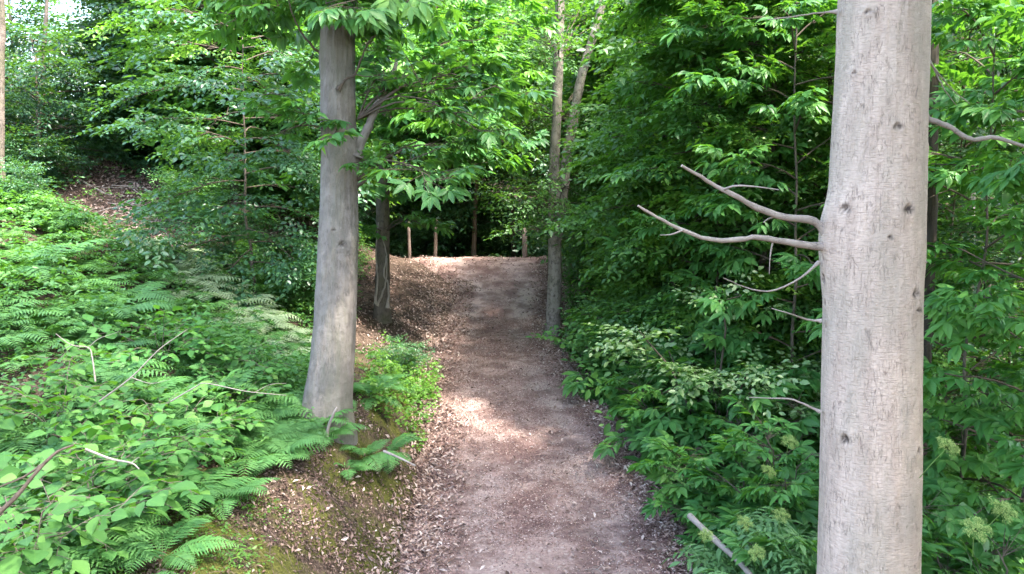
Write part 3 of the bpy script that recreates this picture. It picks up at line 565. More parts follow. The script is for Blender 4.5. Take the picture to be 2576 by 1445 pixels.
bough_sprays(rng, cb, og(850, -500), [P(rng.uniform(450, 1080), rng.uniform(-500, -120), rng.uniform(6.5, 10)) for _ in range(12)], SP_WHORL, T_LONG, 10, 1.3, .5, tint=.0, twigs=False)
bough_sprays(rng, cb, og(900, 300), [P(rng.uniform(960, 1260), rng.uniform(160, 330), rng.uniform(7.6, 9.2)) for _ in range(9)], SP_WHORL, T_LONG, 5, .95, .2, tint=.06)
bough_sprays(rng, cb, og(900, 455), [P(rng.uniform(930, 1130), rng.uniform(360, 470), rng.uniform(7.6, 9.0)) for _ in range(5)], SP_WHORL, T_LONG, 4, .85, .16, tint=.04)
bough_sprays(rng, cb, og(850, 340), [P(845, 352, TL - .5), P(700, 340, TL - .4), P(780, 300, TL - .3)], SP_WHORL, T_LONG, 3, .9, .12, tint=.0)
local(cb, LT).build("crown", [M_CHEST, M_TWIG], LT)

# slimmer trunks nearer the crest
def slim(name, prof, low, top, bark, label, seed, cat="tree", scars=(), n=40, m=160): 
    mb, C = trunk_mesh(prof, n, m, low=low, top=top, scars=scars, rough=.008, seed=seed); e = root_empty(name, C); local(mb, e).build("trunk", bark, e); tag(e, label, cat); return e
T2 = 15.0
A2 = slim("vine_clad_tree", [(-40, 976, 1004, T2), (150, 968, 1000, T2), (350, 958, 990, T2), (500, 946, 980, T2), (650, 946, 980, T2), (775, 940, 982, T2)], 1.1, (12, (0, .2)), M_BARKBROWN, "slim brown trunk with woody vines standing just behind the grey trunk", 3)
for q, pp in enumerate((((975, 776), (978, 720), (966, 690), (972, 640), (962, 600)), ((948, 770), (962, 740), (972, 700), (974, 650)), ((944, 765), (950, 700), (946, 640), (952, 560)))):
    limb(A2, pix(*[(a, b, T2 - .17) for a, b in pp]), .022, .010, M_PALETWIG, "vine", jit=.004, seed=q)
cb = MB(); rng = np.random.default_rng(32)
bough_sprays(rng, cb, P(975, 250, T2), [P(rng.uniform(900, 1290), rng.uniform(60, 330), rng.uniform(12.5, 16.5)) for _ in range(22)], SP_WHORL, T_LONG, 9, 1.3, .4, tint=.14, twigs=False)
bough_sprays(rng, cb, P(975, 380, T2), [P(rng.uniform(900, 1200), rng.uniform(330, 470), rng.uniform(12.5, 15)) for _ in range(12)], SP_WHORL, T_LONG, 8, 1.2, .35, tint=-.05, twigs=False)
bough_sprays(rng, cb, P(965, 590, T2), [P(930, 585, 14.5), P(1040, 555, 14.3), P(1070, 570, 14.2)], SP_WHORL, T_LONG, 4, .95, .12, tint=.05, twigs=False)
bough_sprays(rng, cb, P(990, -200, T2), [P(rng.uniform(700, 1250), rng.uniform(-160, 80), rng.uniform(12.5, 16)) for _ in range(14)], SP_WHORL, T_LONG, 9, 1.3, .5, tint=.18, twigs=False)
local(cb, A2).build("crown", [M_CHEST, M_TWIG], A2)
T3 = 15.7; spots = [(1380 + rb_ * 7 % 30, yy, T3, .02 + .004 * (rb_ % 3), 1.2) for rb_, yy in enumerate((692, 705, 742, 748, 770, 800, 806, 835))]
A3 = slim("twin_stemmed_tree", [(-40, 1398, 1421, T3), (100, 1394, 1418, T3), (200, 1390, 1416, T3), (300, 1389, 1412, T3), (400, 1381, 1408, T3), (550, 1380, 1412, T3), (700, 1378, 1413, T3), (850, 1371, 1409, T3)], .35, (13, (.1, .1)), M_BARKSPOT, "slender twin stemmed tree with dark bark patches on the right path edge", 4, scars=spots)
mb = MB(); c = curve(pix((1398, 610, T3), (1412, 520, T3), (1425, 400, T3), (1443, 300, T3), (1462, 195, T3), (1490, 100, T3), (1512, 20, T3), (1560, -250, T3)), 60); tube(mb, c, np.linspace(.115, .07, 60), 20); local(mb, A3).build("second_stem", M_BARKSPOT, A3)
cb = MB(); rng = np.random.default_rng(33)
for oy, n_, yr, xr in ((150, 22, (-80, 260), (1230, 1640)), (300, 16, (240, 460), (1270, 1560)), (520, 11, (440, 580), (1230, 1500)), (570, 3, (540, 600), (1350, 1480)), (-100, 6, (-160, -60), (1200, 1650))):
    bough_sprays(rng, cb, P(1405, oy, T3), [P(rng.uniform(*xr), rng.uniform(*yr), T3 + (rng.uniform(.7, 2.6) if rng.random() < .82 else rng.uniform(-1.2, -.5))) for _ in range(n_)], SP_SMALL, T_FAR, 13, 1.5, .38, tint=0, twigs=False, up=.6)
local(cb, A3).build("crown", [M_MID, M_TWIG], A3)
slim("slim_tree", [(-40, -6, 14, 14), (200, -8, 12, 14), (420, -10, 12, 14)], 1.0, (12, (0, 0)), M_BARKBROWN, "dim brown trunk at the left edge of the view above the ferns", 5)
slim("slim_tree", [(-40, 494, 518, 24), (250, 494, 520, 24)], 0, (14, (0, .4)), M_BARKGREY, "grey trunk showing between bright leaves high on the left", 6)
slim("slim_tree", [(-40, 676, 706, 21), (260, 674, 708, 21)], 1.0, (12, (0, .4)), M_BARKGREY, "short visible piece of pale trunk between leaves left of the grey tree", 7)
slim("slim_tree", [(-40, 2330, 2362, 9), (500, 2328, 2360, 9), (1000, 2306, 2340, 9)], -3, (9, (.1, .4)), M_BARKDARK, "dark thin trunk half hidden behind the massive pale trunk", 8)
slim("slim_tree", [(-40, 1924, 1940, 13), (450, 1918, 1936, 13)], -2.5, (11, (.1, .1)), M_BARKBROWN, "thin dark stem inside the tall leafy thicket on the right", 9)
slim("slim_tree", [(-40, 2440, 2456, 15), (700, 2430, 2452, 15)], -2.5, (11, (.1, .1)), M_PALETWIG, "slim pale stem among leaves right of the massive trunk", 10)
slim("slim_tree", [(200, 100, 114, 19), (400, 84, 102, 19)], 2.0, (9, (.3, .1)), M_BARKBROWN, "leaning slim trunk in the dark wood at the far left", 11)

# ---- posts behind the crest
M_POST = bark_mat("weathered_post", (.24, .19, .16), (.16, .12, .10), (.05, .035, .03), bump=.3)
M_POSTRED = bark_mat("red_stained_post", (.22, .055, .04), (.15, .04, .03), (.04, .02, .015), bump=.3)
def post(px, y0, y1, w, t, label, mat=None, lean=0):
    a, b = P(px, y1, t), P(px + lean, y0, t); r = w / 2 / F * t; e = empty("wooden_post", (a[0], a[1], gz(a[0], a[1]))); mb = MB(); zb = min(a[2], gz(a[0], a[1])) - .2
    pts = np.array([(a[0], a[1], zb), a, (a + b) / 2, b, b + (0, 0, r * .6)]); pts[1, 2] = max(a[2], zb + .05); tube(mb, pts, (r, r, r * .96, r * .95, r * .45), 12, cap=True)
    o = local(mb, e).build("wooden_post", mat or M_POST); o.location = e.location; bpy.data.objects.remove(e); o.name = "wooden_post"; tag(o, label, "post", "posts behind the crest")
post(1095, 555, 643, 9, 22.9, "thin pale wooden post behind the path crest, second from the left", lean=2)
post(1030, 560, 630, 8, 22.6, "thin wooden post behind the path crest, leftmost of three", lean=-2)
post(1320, 575, 660, 13, 22.7, "thicker wooden post at the right end of the path crest")
post(375, 424, 474, 13, 17.6, "short reddish brown post on the ridge at far left", M_POSTRED)

# ---- the far wood: tree prototypes
def bg_kind(i, seed):
    k = [dict(h=12, r0=.17, crown_lo=1.6, rad=3.4, nb=56, per=15, elev=.25, shape='round', tint=-.02),
         dict(h=15, r0=.20, crown_lo=3.0, rad=3.8, nb=56, per=15, elev=.4, shape='wide', tint=.04),
         dict(h=10, r0=.12, crown_lo=.8, rad=3.0, nb=52, per=13, elev=.15, shape='cone', tint=.0),
         dict(h=14, r0=.15, crown_lo=3.6, rad=3.2, nb=52, per=13, elev=.45, shape='round', tint=.06)][i]
    return tree_parts(seed=seed, sprays=SP_FAR, tpl=T_FAR, ssc=1.05, **k)
protos = []
for i, (lm, bm) in enumerate(((M_MID, M_BARKBROWN), (M_BRIGHT, M_BARKGREY), (M_DARK, M_BARKBROWN), (M_MID, M_BARKGREY), (M_DARK, M_BARKGREY), (M_BRIGHT, M_BARKBROWN))):
    tb, cb = bg_kind(i % 4, 100 + i); protos.append((tb.data("trunk", [bm]), cb.data("crown", [lm, M_TWIG])))
def from_data(name, parts, loc, rz, sc, label, cat, group=None, sink=.03):
    e = empty(name, (loc[0], loc[1], gz(loc[0], loc[1]) - sink), rz, sc)
    for nm, me in parts: o = bpy.data.objects.new(nm, me); COL.objects.link(o); o.parent = e
    return tag(e, label, cat, group)
def bg_tree(i, x, y, rz, sc, label, group, lim=True):
    e = from_data("woodland_tree", list(zip(("trunk", "crown"), protos[i])), (x, y), rz, sc, label, "tree", group)
    if lim: e.scale.z = min(sc, (CAM_Z + .2376 * y + 1.6 - gz(x, y)) / (12, 15, 10, 14, 12, 15)[i])
    return e
rb = random.Random(4)
WH = {0: "mid green leafy tree", 1: "yellow green broad crowned tree", 2: "dark low branched tree", 3: "tall mid green tree with pale stem", 4: "dark green tree with pale stem", 5: "bright green low branched tree"}
for row, (Y0, n, span) in enumerate(((27, 9, 22), (33, 12, 28), (40, 13, 36), (49, 14, 46), (60, 16, 58))):
    for k in range(n):
        x = -span + 2 * span * (k + .5) / n + rb.uniform(-1.2, 1.2); y = Y0 + rb.uniform(-2, 2)
        if -.68 < x / y < -.44 and y > 25 and (rb.random() < .85 or x / y > -.6): continue      # thin wood here: sky shows through
        if row == 0 and -7 < x < 3: continue
        i = rb.choice((0, 1, 3, 5)) if x > -9 and x < 4 else rb.choice((0, 0, 2, 3, 4, 4)) if x <= -9 else rb.choice((0, 1, 3, 4, 2, 5))
        zone = "far wood on the left" if x / y < -.2 else "far wood behind the path crest" if x / y < .12 else "far wood behind the right thicket"
        bg_tree(i, x, y, rb.uniform(0, 6.28), rb.uniform(.85, 1.15), WH[i] + " in the " + zone, "trees of the " + zone)

# ---- nearer trees and saplings
def px_xy(px, t): return ((px - 1288) / F * t, t * math.cos(PITCH))
ZT = lambda t: CAM_Z + .2376 * t
def sapling(px, t, label, lm, bm=M_BARKBROWN, sprays=SP_FLAT, tpl=T_FAR, name="young_tree", group=None, **kw):
    x, y = px_xy(px, t); kw['h'] = min(kw['h'], ZT(t) + .9 - gz(x, y)); return tree(name, (x, y, gz(x, y) - .03), label, "tree", group, lm=lm, bm=bm, sprays=sprays, tpl=tpl, **kw)
sapling(640, 12.6, "young tree with flat tiered boughs left of the grey trunk", M_DARK, tpl=T_OVAL, seed=41, h=4.4, r0=.028, crown_lo=.7, rad=1.9, nb=34, per=14, elev=.12, shape='wide', droop=.3, ssc=.8, up_jit=.15)
sapling(600, 16.5, "glowing yellow green young tree above the tiered boughs", M_BRIGHT, seed=42, h=9, r0=.09, crown_lo=2.6, rad=2.4, nb=34, per=12, elev=.25, shape='wide', ssc=.9, tint=.12)
sapling(440, 19, "dark leafy tree above the brown ridge on the left", M_DEEPSHADE, seed=43, h=6.0, r0=.10, crown_lo=1.0, rad=2.0, nb=40, per=12, elev=.2, shape='round')
sapling(120, 17, "dark bluish green tree near the left edge of the wood", M_DEEPSHADE, seed=44, h=2.9, r0=.06, crown_lo=.5, rad=2.0, nb=34, per=11, elev=.2, shape='round', ssc=.95)
sapling(480, 22, "deep green low crowned tree behind the tiered boughs", M_DEEPSHADE, seed=45, h=9, r0=.12, crown_lo=1.8, rad=3.0, nb=44, per=12, elev=.2, shape='wide')
for q, (px, t, h_, m_, lb) in enumerate(((-160, 21, 3.0, M_DEEPSHADE, "dark dense tree cut by the left edge of the view"), (600, 19, 4.8, M_DEEPSHADE, "shadowy low tree behind the reddish post"), (560, 20.5, 8, M_DEEPSHADE, "dark tree behind the glowing yellow green young tree"), (700, 18, 8, M_MID, "leafy tree seen just left of the grey trunk"), (780, 22, 9, M_BRIGHT, "bright tree partly behind the grey trunk"))):
    sapling(px, t, lb, m_, seed=80 + q, h=h_, r0=.10, crown_lo=.8, rad=2.7, nb=46, per=16, elev=.2, shape='wide' if q % 2 else 'round', ssc=.95, sprays=SP_FAR)
for q, (px, t, h_, lo, rd, m_, lb) in enumerate(((1660, 19.5, 11, 1.5, 2.3, M_MID, "tall small leaved tree just right of the twin stems"), (1760, 15, 10, .8, 2.2, M_MID, "dense green tree behind the two bare limbs"), (1860, 13, 10, 1.0, 2.1, M_BRIGHT, "bright leaved tree behind the thin dark stem"),
        (2020, 15, 11, 1.2, 2.4, M_MID, "dense tree just left of the massive trunk"), (1800, 23, 12, 1.5, 2.8, M_DARK, "dark tree deep in the right thicket"), (1800, 19, 12, 2.5, 2.8, M_BRIGHT, "tall yellow green tree at the top of the right thicket"), (2480, 14, 9, 1.4, 2.5, M_DARK, "leafy tree at the right edge beyond the massive trunk"),
        (2380, 18, 11, 1.5, 2.6, M_MID, "green tree glimpsed right of the massive trunk"), (1630, 19, 6.2, .8, 1.6, M_DARK, "low bluish green tree beside the twin stemmed tree"), (1730, 12.2, 8.5, 2.0, 1.6, M_MID, "leafy tree standing in front of the thin dark stem"), (1900, 11.4, 10, 1.8, 1.7, M_BRIGHT, "light green tree above the bare limbs"), (2060, 11.8, 11, 1.0, 1.8, M_MID, "leafy tree hidden partly by the left side of the massive trunk"), (1660, 18.2, 9.5, 3.4, 1.8, M_BRIGHT, "yellow green tree crown right beside the twin stems"), (2620, 10, 8, 1.0, 2.2, M_MID, "tree whose boughs enter the right edge of the view"), (1290, 26, 11, 1.0, 2.8, M_DEEPSHADE, "dark tree overhanging the hollow behind the crest"), (1080, 27, 11, 1.2, 3.0, M_DEEPSHADE, "dark tree over the black gap left of the hollow"), (1190, 24.6, 8, 3.3, 2.0, M_MID, "low green crown hanging above the crest of the path"))):
    sapling(px, t, lb, m_, seed=60 + q, h=h_ + 2.2 if px > 1450 else h_, r0=.08, crown_lo=lo, rad=rd, nb=50, per=18, elev=.22, shape='wide' if q % 2 else 'round', ssc=.95 if t > 12 else .8, sprays=SP_FLAT if t < 17 else SP_FAR)

for q, (px, t, h_, lo, rd, m_, lb) in enumerate(((2000, 9.8, 9, 2.2, 1.35, M_CHEST, "tall chestnut sapling rising behind the bare limbs up to the top"), (1780, 11.2, 9, 3.0, 1.4, M_CHEST, "tall chestnut sapling in the middle of the right thicket"), (2470, 8.2, 8, 2.0, 1.5, M_CHEST, "tall chestnut sapling right of the massive trunk"), (2600, 7.4, 8, 1.5, 1.4, M_CHEST, "tall chestnut sapling cut by the right edge"), (2420, 10.5, 9, 1.5, 1.6, M_DEEPSHADE, "dark leafy tree close behind the massive trunk on its right"), (2560, 12, 9, 1.5, 2.0, M_DEEPSHADE, "dark leafy tree at the right edge"))):
    w = m_ is M_CHEST; sapling(px, t, lb, m_, seed=120 + q, h=h_, r0=.028, crown_lo=lo * .5, rad=rd, nb=36 if w else 40, per=8 if w else 14, elev=.3, shape='wide', ssc=1.0 if w else .85, sprays=SP_WHORL if w else SP_FLAT, tpl=T_LONG if w else T_FAR)

# ---- unseen canopy trees added beside the viewer to shade trunk and near path
SHADE_CAN = [(6.6, 2.2, 3, 1.1), (5.6, -1.2, 3, .9)]
for q, (x, y, i, s_) in enumerate(SHADE_CAN): bg_tree(i, x, y, q * 1.3, s_, ("tall tree", "high crowned tree")[i == 1] + " added unseen beside the viewer, its crown shading the trunk and near path", "shade trees added around the viewer", False)

# ---- shrub prototypes and their places
def proto(name, lm, bm=M_TWIG, **kw): sb, cb = shrub_parts(**kw); return [("stem", sb.data("stem", [bm])), ("foliage", cb.data("foliage", [lm, bm]))]
PS = {"small": [proto("s", M_MID, seed=s_, h=1.5, rad=1.0, stems=16, sprays=SP_SMALL, tpl=T_FAR, per=26, ssc=1.25, lo=.15) for s_ in (1, 2, 3)],
      "deep": [proto("k", M_DEEPSHADE, seed=34, h=1.6, rad=1.0, stems=16, sprays=SP_SMALL, tpl=T_FAR, per=24, ssc=1.35, lo=.15)],
      "dark": [proto("d", M_DARK, seed=s_, h=1.6, rad=1.0, stems=16, sprays=SP_SMALL, tpl=T_FAR, per=24, ssc=1.35, lo=.15) for s_ in (4, 5)],
      "beech": [proto("b", M_MID, seed=s_, h=2.2, rad=1.2, stems=12, sprays=SP_FLAT, tpl=T_OVAL, per=11, ssc=.62, lo=.2) for s_ in (6, 7)],
      "hazel": [proto("h", M_HAZEL, M_HAZELTWIG, seed=s_, h=.95, rad=.75, stems=8, sprays=SP_HAZEL, tpl=T_NEAR, per=5, ssc=.95, lo=.5, twigs=True, up_jit=.2, r0=.009) for s_ in (8, 9, 10)],
      "chest": [proto("c", M_CHEST, seed=s_, h=1.9, rad=.95, stems=9, sprays=SP_WHORL, tpl=T_LONG, per=8, ssc=.95, lo=.35, twigs=True, r0=.014) for s_ in (11, 12, 13)],
      "elder": [proto("e", M_ELDER, M_ELDER, seed=s_, h=1.5, rad=.75, stems=9, sprays=SP_ELDER, tpl=T_LONG, per=8, ssc=.95, lo=.3, twigs=True, r0=.012) for s_ in (14, 15)],
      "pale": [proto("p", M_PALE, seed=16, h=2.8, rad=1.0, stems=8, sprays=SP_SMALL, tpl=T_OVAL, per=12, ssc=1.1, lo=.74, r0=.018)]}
def bush(kind, px, t, sc, label, group=None, rz=None, name=None, cat="shrub", i=None, dz=0):
    x, y = px_xy(px, t); e = from_data(name or {"small": "small_leaved_shrub", "dark": "dark_leaved_shrub", "deep": "dark_leaved_shrub", "beech": "beech_shrub", "hazel": "hazel_shrub", "chest": "chestnut_sapling", "elder": "elder_shrub", "pale": "pale_leaved_shrub"}[kind],
        PS[kind][rb.randrange(len(PS[kind])) if i is None else i], (x, y), rb.uniform(0, 6.28) if rz is None else rz, sc, label, cat, group); e.location.z += dz; return e
# bottom left hazel growth
for px, t, s_, lb in ((10, 4.7, .75, "hazel shrub with broad light leaves at the lower left edge"), (205, 5.6, .75, "broad leaved hazel shrub in the lower left foreground"), (400, 6.7, .75, "light green hazel shrub above the hanging ferns"), (120, 6.9, .8, "hazel shrub behind the lower left shrubs, with bare pale twigs"),
        (560, 7.9, .5, "low hazel spray leaning towards the foot of the grey trunk"), (400, 8.6, .7, "leafy hazel shrub in the middle of the left slope"), (600, 8.8, .55, "small light hazel shrub just left of the grey trunk")):
    bush("hazel", px, t, s_, lb)
for px, t, s_, k, lb in ((620, 14.0, .9, "dark", "dark shrub under the tiered boughs"), (720, 13.2, .9, "small", "leafy shrub filling the gap left of the grey trunk"), (500, 15.5, .75, "small", "small leaved shrub beside the brown ridge"), (40, 11.5, .45, "dark", "dark shrub behind the left edge ferns"), (90, 16, .9, "deep", "leafy shrub below the dim trunk at far left"),
        (1000, 12.2, .38, "dark", "small dark green plant at the foot of the vine clad trunk")):
    bush(k, px, t, s_, lb)
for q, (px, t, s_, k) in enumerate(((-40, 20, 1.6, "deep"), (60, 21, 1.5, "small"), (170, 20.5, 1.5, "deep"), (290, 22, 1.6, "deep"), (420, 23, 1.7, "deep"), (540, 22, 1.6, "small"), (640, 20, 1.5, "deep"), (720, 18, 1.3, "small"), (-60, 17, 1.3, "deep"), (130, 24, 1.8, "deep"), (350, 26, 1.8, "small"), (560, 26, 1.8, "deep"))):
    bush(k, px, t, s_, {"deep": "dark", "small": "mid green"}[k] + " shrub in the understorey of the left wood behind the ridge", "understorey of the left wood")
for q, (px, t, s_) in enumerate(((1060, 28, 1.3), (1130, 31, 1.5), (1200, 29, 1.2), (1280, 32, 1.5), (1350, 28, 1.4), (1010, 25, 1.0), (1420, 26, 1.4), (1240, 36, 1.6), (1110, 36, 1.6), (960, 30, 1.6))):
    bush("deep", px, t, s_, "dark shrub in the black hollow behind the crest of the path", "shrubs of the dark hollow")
def zone(px, t):
    a = "near" if t < 8 else "middle" if t < 11.5 else "far"
    b = "right of the massive trunk" if px > 2200 else "left of the massive trunk" if px > 1960 else "below the bare limbs" if px > 1760 else "closest to the path edge"
    return a + " row, " + b
# right slope
rb = random.Random(9)
for px, t, s_, lb in ((1590, 12.2, .85, "chestnut sapling leaning out over the path edge"), (1700, 10.4, .9, "chestnut sapling with long leaves in the middle of the right bank"), (1810, 8.8, .95, "chestnut sapling below the bare limbs"), (2020, 7.2, 1.05, "chestnut sapling beside the massive trunk, leaves drooping"), (1930, 7.2, .85, "drooping chestnut sapling above the elder flowers"),
        (2440, 6.3, 1.15, "chestnut sapling right of the massive trunk"), (2540, 5.6, 1.2, "chestnut sapling at the right edge of the view"), (1470, 14.6, .45, "little chestnut sapling at the foot of the twin stemmed tree"), (2360, 8.0, 1.2, "taller chestnut sapling behind the massive trunk")):
    bush("chest", px, t, s_, lb)
for px, t, s_, lb in ((1960, 6.3, .85, "flowering elder shrub left of the massive trunk"), (2040, 5.6, .85, "elder shrub against the left side of the massive trunk"), (1880, 6.6, .55, "low elder shrub beside the pale fallen pole"), (2420, 4.1, 1.0, "elder shrub at the bottom right corner"), (2560, 4.6, 1.15, "tall elder shrub at the right edge"), (2470, 3.5, .75, "nearest elder shrub, below the right corner")):
    bush("elder", px, t, s_, lb)
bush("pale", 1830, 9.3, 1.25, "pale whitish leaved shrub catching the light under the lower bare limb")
for q, (px, t, s_) in enumerate(((1720, 13.5, 1.3), (1730, 12.6, 1.7), (1830, 11, 1.6), (1760, 9.6, 1.15), (1900, 9.4, 1.4), (1990, 8.6, 1.35), (2070, 9.6, 1.6), (1950, 10.8, 1.8), (2050, 12.5, 2.1), (1880, 13, 2.1), (1870, 7.8, .95), (2060, 8.0, 1.3), (2080, 6.6, 1.1), (2420, 9.5, 1.7), (2530, 8.0, 1.5), (2600, 6.8, 1.4), (2400, 7.2, 1.2))):
    bush("chest", px, t, s_, "chestnut sapling in the right thicket, " + zone(px, t), "thicket chestnuts, " + zone(px, t))
for t, n_ in ((6.3, 4), (7.4, 5), (8.6, 5), (10, 5), (11.6, 5), (13.4, 6), (15.5, 6), (18, 6)):
    for q in range(n_):
        y = t + rb.uniform(-.5, .5); s_ = rb.uniform(.75, 1.1) * (1.25 if t > 9.5 else .8); x = float(path_r(y)) + (.75 if t < 12 else 1.7) + 1.1 * s_ + q * 1.35 + rb.uniform(-.15, .4); px = 1288 + x / t * F
        if 2130 < px < 2250 or px > 2700: continue
        k = rb.choice(("small", "small", "dark", "beech"))
        bush(k, px, t, s_, {"small": "mid green small leaved shrub", "dark": "dark small leaved shrub", "beech": "oval leaved shrub"}[k] + " in the right thicket, " + zone(px, t), "thicket shrubs, " + zone(px, t))

for q, (px, t, s_) in enumerate(((1740, 13.4, 1.5), (1740, 12, 1.6), (1870, 11.5, 1.7), (1990, 12.5, 1.8), (2080, 11, 1.6), (1700, 16.8, 1.6), (1720, 17, 2.0), (1850, 16, 2.0), (2000, 17, 2.1), (2400, 12, 1.9), (2540, 13, 2.0), (2450, 9.5, 1.5), (2580, 8.5, 1.4))):
    bush("beech", px, t, s_, "tall oval leaved shrub in the right thicket, " + zone(px, t), "tall shrubs, " + zone(px, t))
# ---- elder flower heads (parts would hide in the shrubs: each head is its own small flower)
def flower_mesh(seed):
    r = np.random.default_rng(seed); mb = MB()
    for k in range(260):
        c5 = k % 6; ca, cd = c5 * 1.2566 + seed, (0 if c5 == 5 else .058); qx, qy = cd * math.cos(ca) + r.normal(0, .014), cd * math.sin(ca) + r.normal(0, .014); a = math.atan2(qy, qx); d = math.hypot(qx, qy); p = np.array((d * math.cos(a), d * math.sin(a), .018 + .034 * math.cos(d * 18) + r.uniform(-.012, .008))); tube(mb, np.array(((0, 0, 0), p * (.6, .6, .75), p)), (.0012, .0009, .0006), 3, 0, .0)
        put(mb, Fr(np.repeat(p[None], 4, 0) + r.normal(0, .007, (4, 3)), r.normal(0, 1, (4, 3)) * (1, 1, .3), np.array([(0, 0, 1.)] * 4) + r.normal(0, .3, (4, 3)), np.full(4, .008), r.uniform(.0, 1, 4)), T_OVAL, 0)
    tube(mb, np.array(((.05, .03, -.34), (.01, .01, -.12), (0, 0, 0))), .003, 5, 0, .0); return mb.data("flower_head", [M_FLOWER])
FM = [flower_mesh(s_) for s_ in (1, 2, 3)]
for q, (px, py, t, lb) in enumerate(((1985, 1115, 5.8, "uppermost, beside the massive trunk"), (1930, 1190, 6.0, "below the uppermost one"), (1872, 1318, 6.0, "on the left elder above the fallen pole"), (1965, 1300, 5.7, "close to the trunk, lower down"), (1775, 1350, 6.2, "leftmost, by the fallen pole"), (1905, 1395, 5.6, "at the bottom edge left of the trunk"), (2455, 1335, 3.6, "right of the trunk in the corner"), (2380, 1130, 4.0, "just right of the trunk"), (2520, 1290, 3.7, "at the right edge"))):
    o = bpy.data.objects.new("elder_flower_head", FM[q % 3]); COL.objects.link(o); o.location = P(px, py, t); o.rotation_euler = (.55, .25 * math.sin(q * 2), .4 * math.sin(q)); o.scale = (.72,) * 3; tag(o, "yellow green elder flower head, " + lb, "flower head", "elder flower heads")

# ---- ferns
def frond(seed, L=.75, n=22):
    r = np.random.default_rng(seed); s = np.linspace(0, 1, 12); curl = r.uniform(.9, 1.5); a0 = r.uniform(.75, 1.1); ang = a0 - (a0 + curl * .45) * s ** 1.15
    p = np.stack((np.cumsum(np.cos(ang)), r.normal(0, .06) * s * 12 * s, np.cumsum(np.sin(ang))), -1) * L / 12; p -= p[0]; mb = MB(); tube(mb, p, np.linspace(.0035, .001, 12), 4, 0, .75)
    fp, fx, fz, fl, ft = [], [], [], [], []; tg = norm(np.gradient(p, axis=0))
    for k in range(n):
        u = .14 + .85 * k / (n - 1); pos = np.array([np.interp(u, s, p[:, c]) for c in range(3)]); t = norm(np.array([np.interp(u, s, tg[:, c]) for c in range(3)])); y = norm(np.cross((0, 0, 1.), t)); nz_ = np.cross(t, y)
        ln = L * .27 * (math.sin(min(1, (u - .06) / .42) * 1.57) if u < .48 else (1 - ((u - .48) / .54)) ** .8 + .04)
        for sg in (-1, 1): fp.append(pos); fx.append(t * (.25 + .35 * u) + y * sg - nz_ * r.uniform(.02, .2)); fz.append(nz_ + r.normal(0, .1, 3)); fl.append(ln * r.uniform(.9, 1.08)); ft.append(.5 + r.normal(0, .06) + .12 * u)
    put(mb, Fr(fp, fx, fz, fl, ft), T_PINNA, 0); return mb
FROND = [frond(s_).data("frond", [M_FERN]) for s_ in range(6)]
def fern(x, y, sc, seed, label, group, parts=True, n=8):
    r = random.Random(seed); e = empty("fern", (x, y, gz(x, y) - .02), r.uniform(0, 6.28), sc)
    for k in range(n):
        o = bpy.data.objects.new("frond", FROND[r.randrange(6)]); COL.objects.link(o); o.parent = e; o.rotation_euler = (r.uniform(-.15, .15), r.uniform(-.35, .25), k * 6.283 / n + r.uniform(-.3, .3)); f = r.uniform(.75, 1.15); o.scale = (f, f, f)
    tag(e, label, "fern", group)
FP = []
for s_ in range(5):
    r = random.Random(s_ + 50); mb = MB()
    for k in range(8):
        fm = frond(s_ * 9 + k + 20, .75 * r.uniform(.75, 1.1), 16); a = k * .785 + r.uniform(-.3, .3); c, s2 = math.cos(a), math.sin(a); Rm = np.array(((c, -s2, 0), (s2, c, 0), (0, 0, 1)), np.float32)
        for v, (f_, m_), t_ in zip(fm.v, [(fm.f[0][0], 0)] * len(fm.v), fm.t): pass
        base = mb.n; off = 0
        for v, t_ in zip(fm.v, fm.t): mb.v.append(v @ Rm.T); mb.t.append(t_); mb.uv.append(np.zeros((len(v), 2), np.float32)); mb.n += len(v)
        for f_, m_ in fm.f: mb.f.append((f_ + base, m_))
    FP.append(mb.data("fern", [M_FERN]))
FP_SUNLIT = []
for m_ in FP[:3]: m2 = m_.copy(); m2.materials.clear(); m2.materials.append(M_FERNSUNLIT); FP_SUNLIT.append(m2)
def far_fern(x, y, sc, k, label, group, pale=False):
    o = bpy.data.objects.new("fern", FP_SUNLIT[k % 3] if pale else FP[k % 5]); COL.objects.link(o); o.location = (x, y, gz(x, y) - .02); o.rotation_euler = (0, 0, k * 1.7); o.scale = (sc,) * 3; tag(o, label, "fern", group)
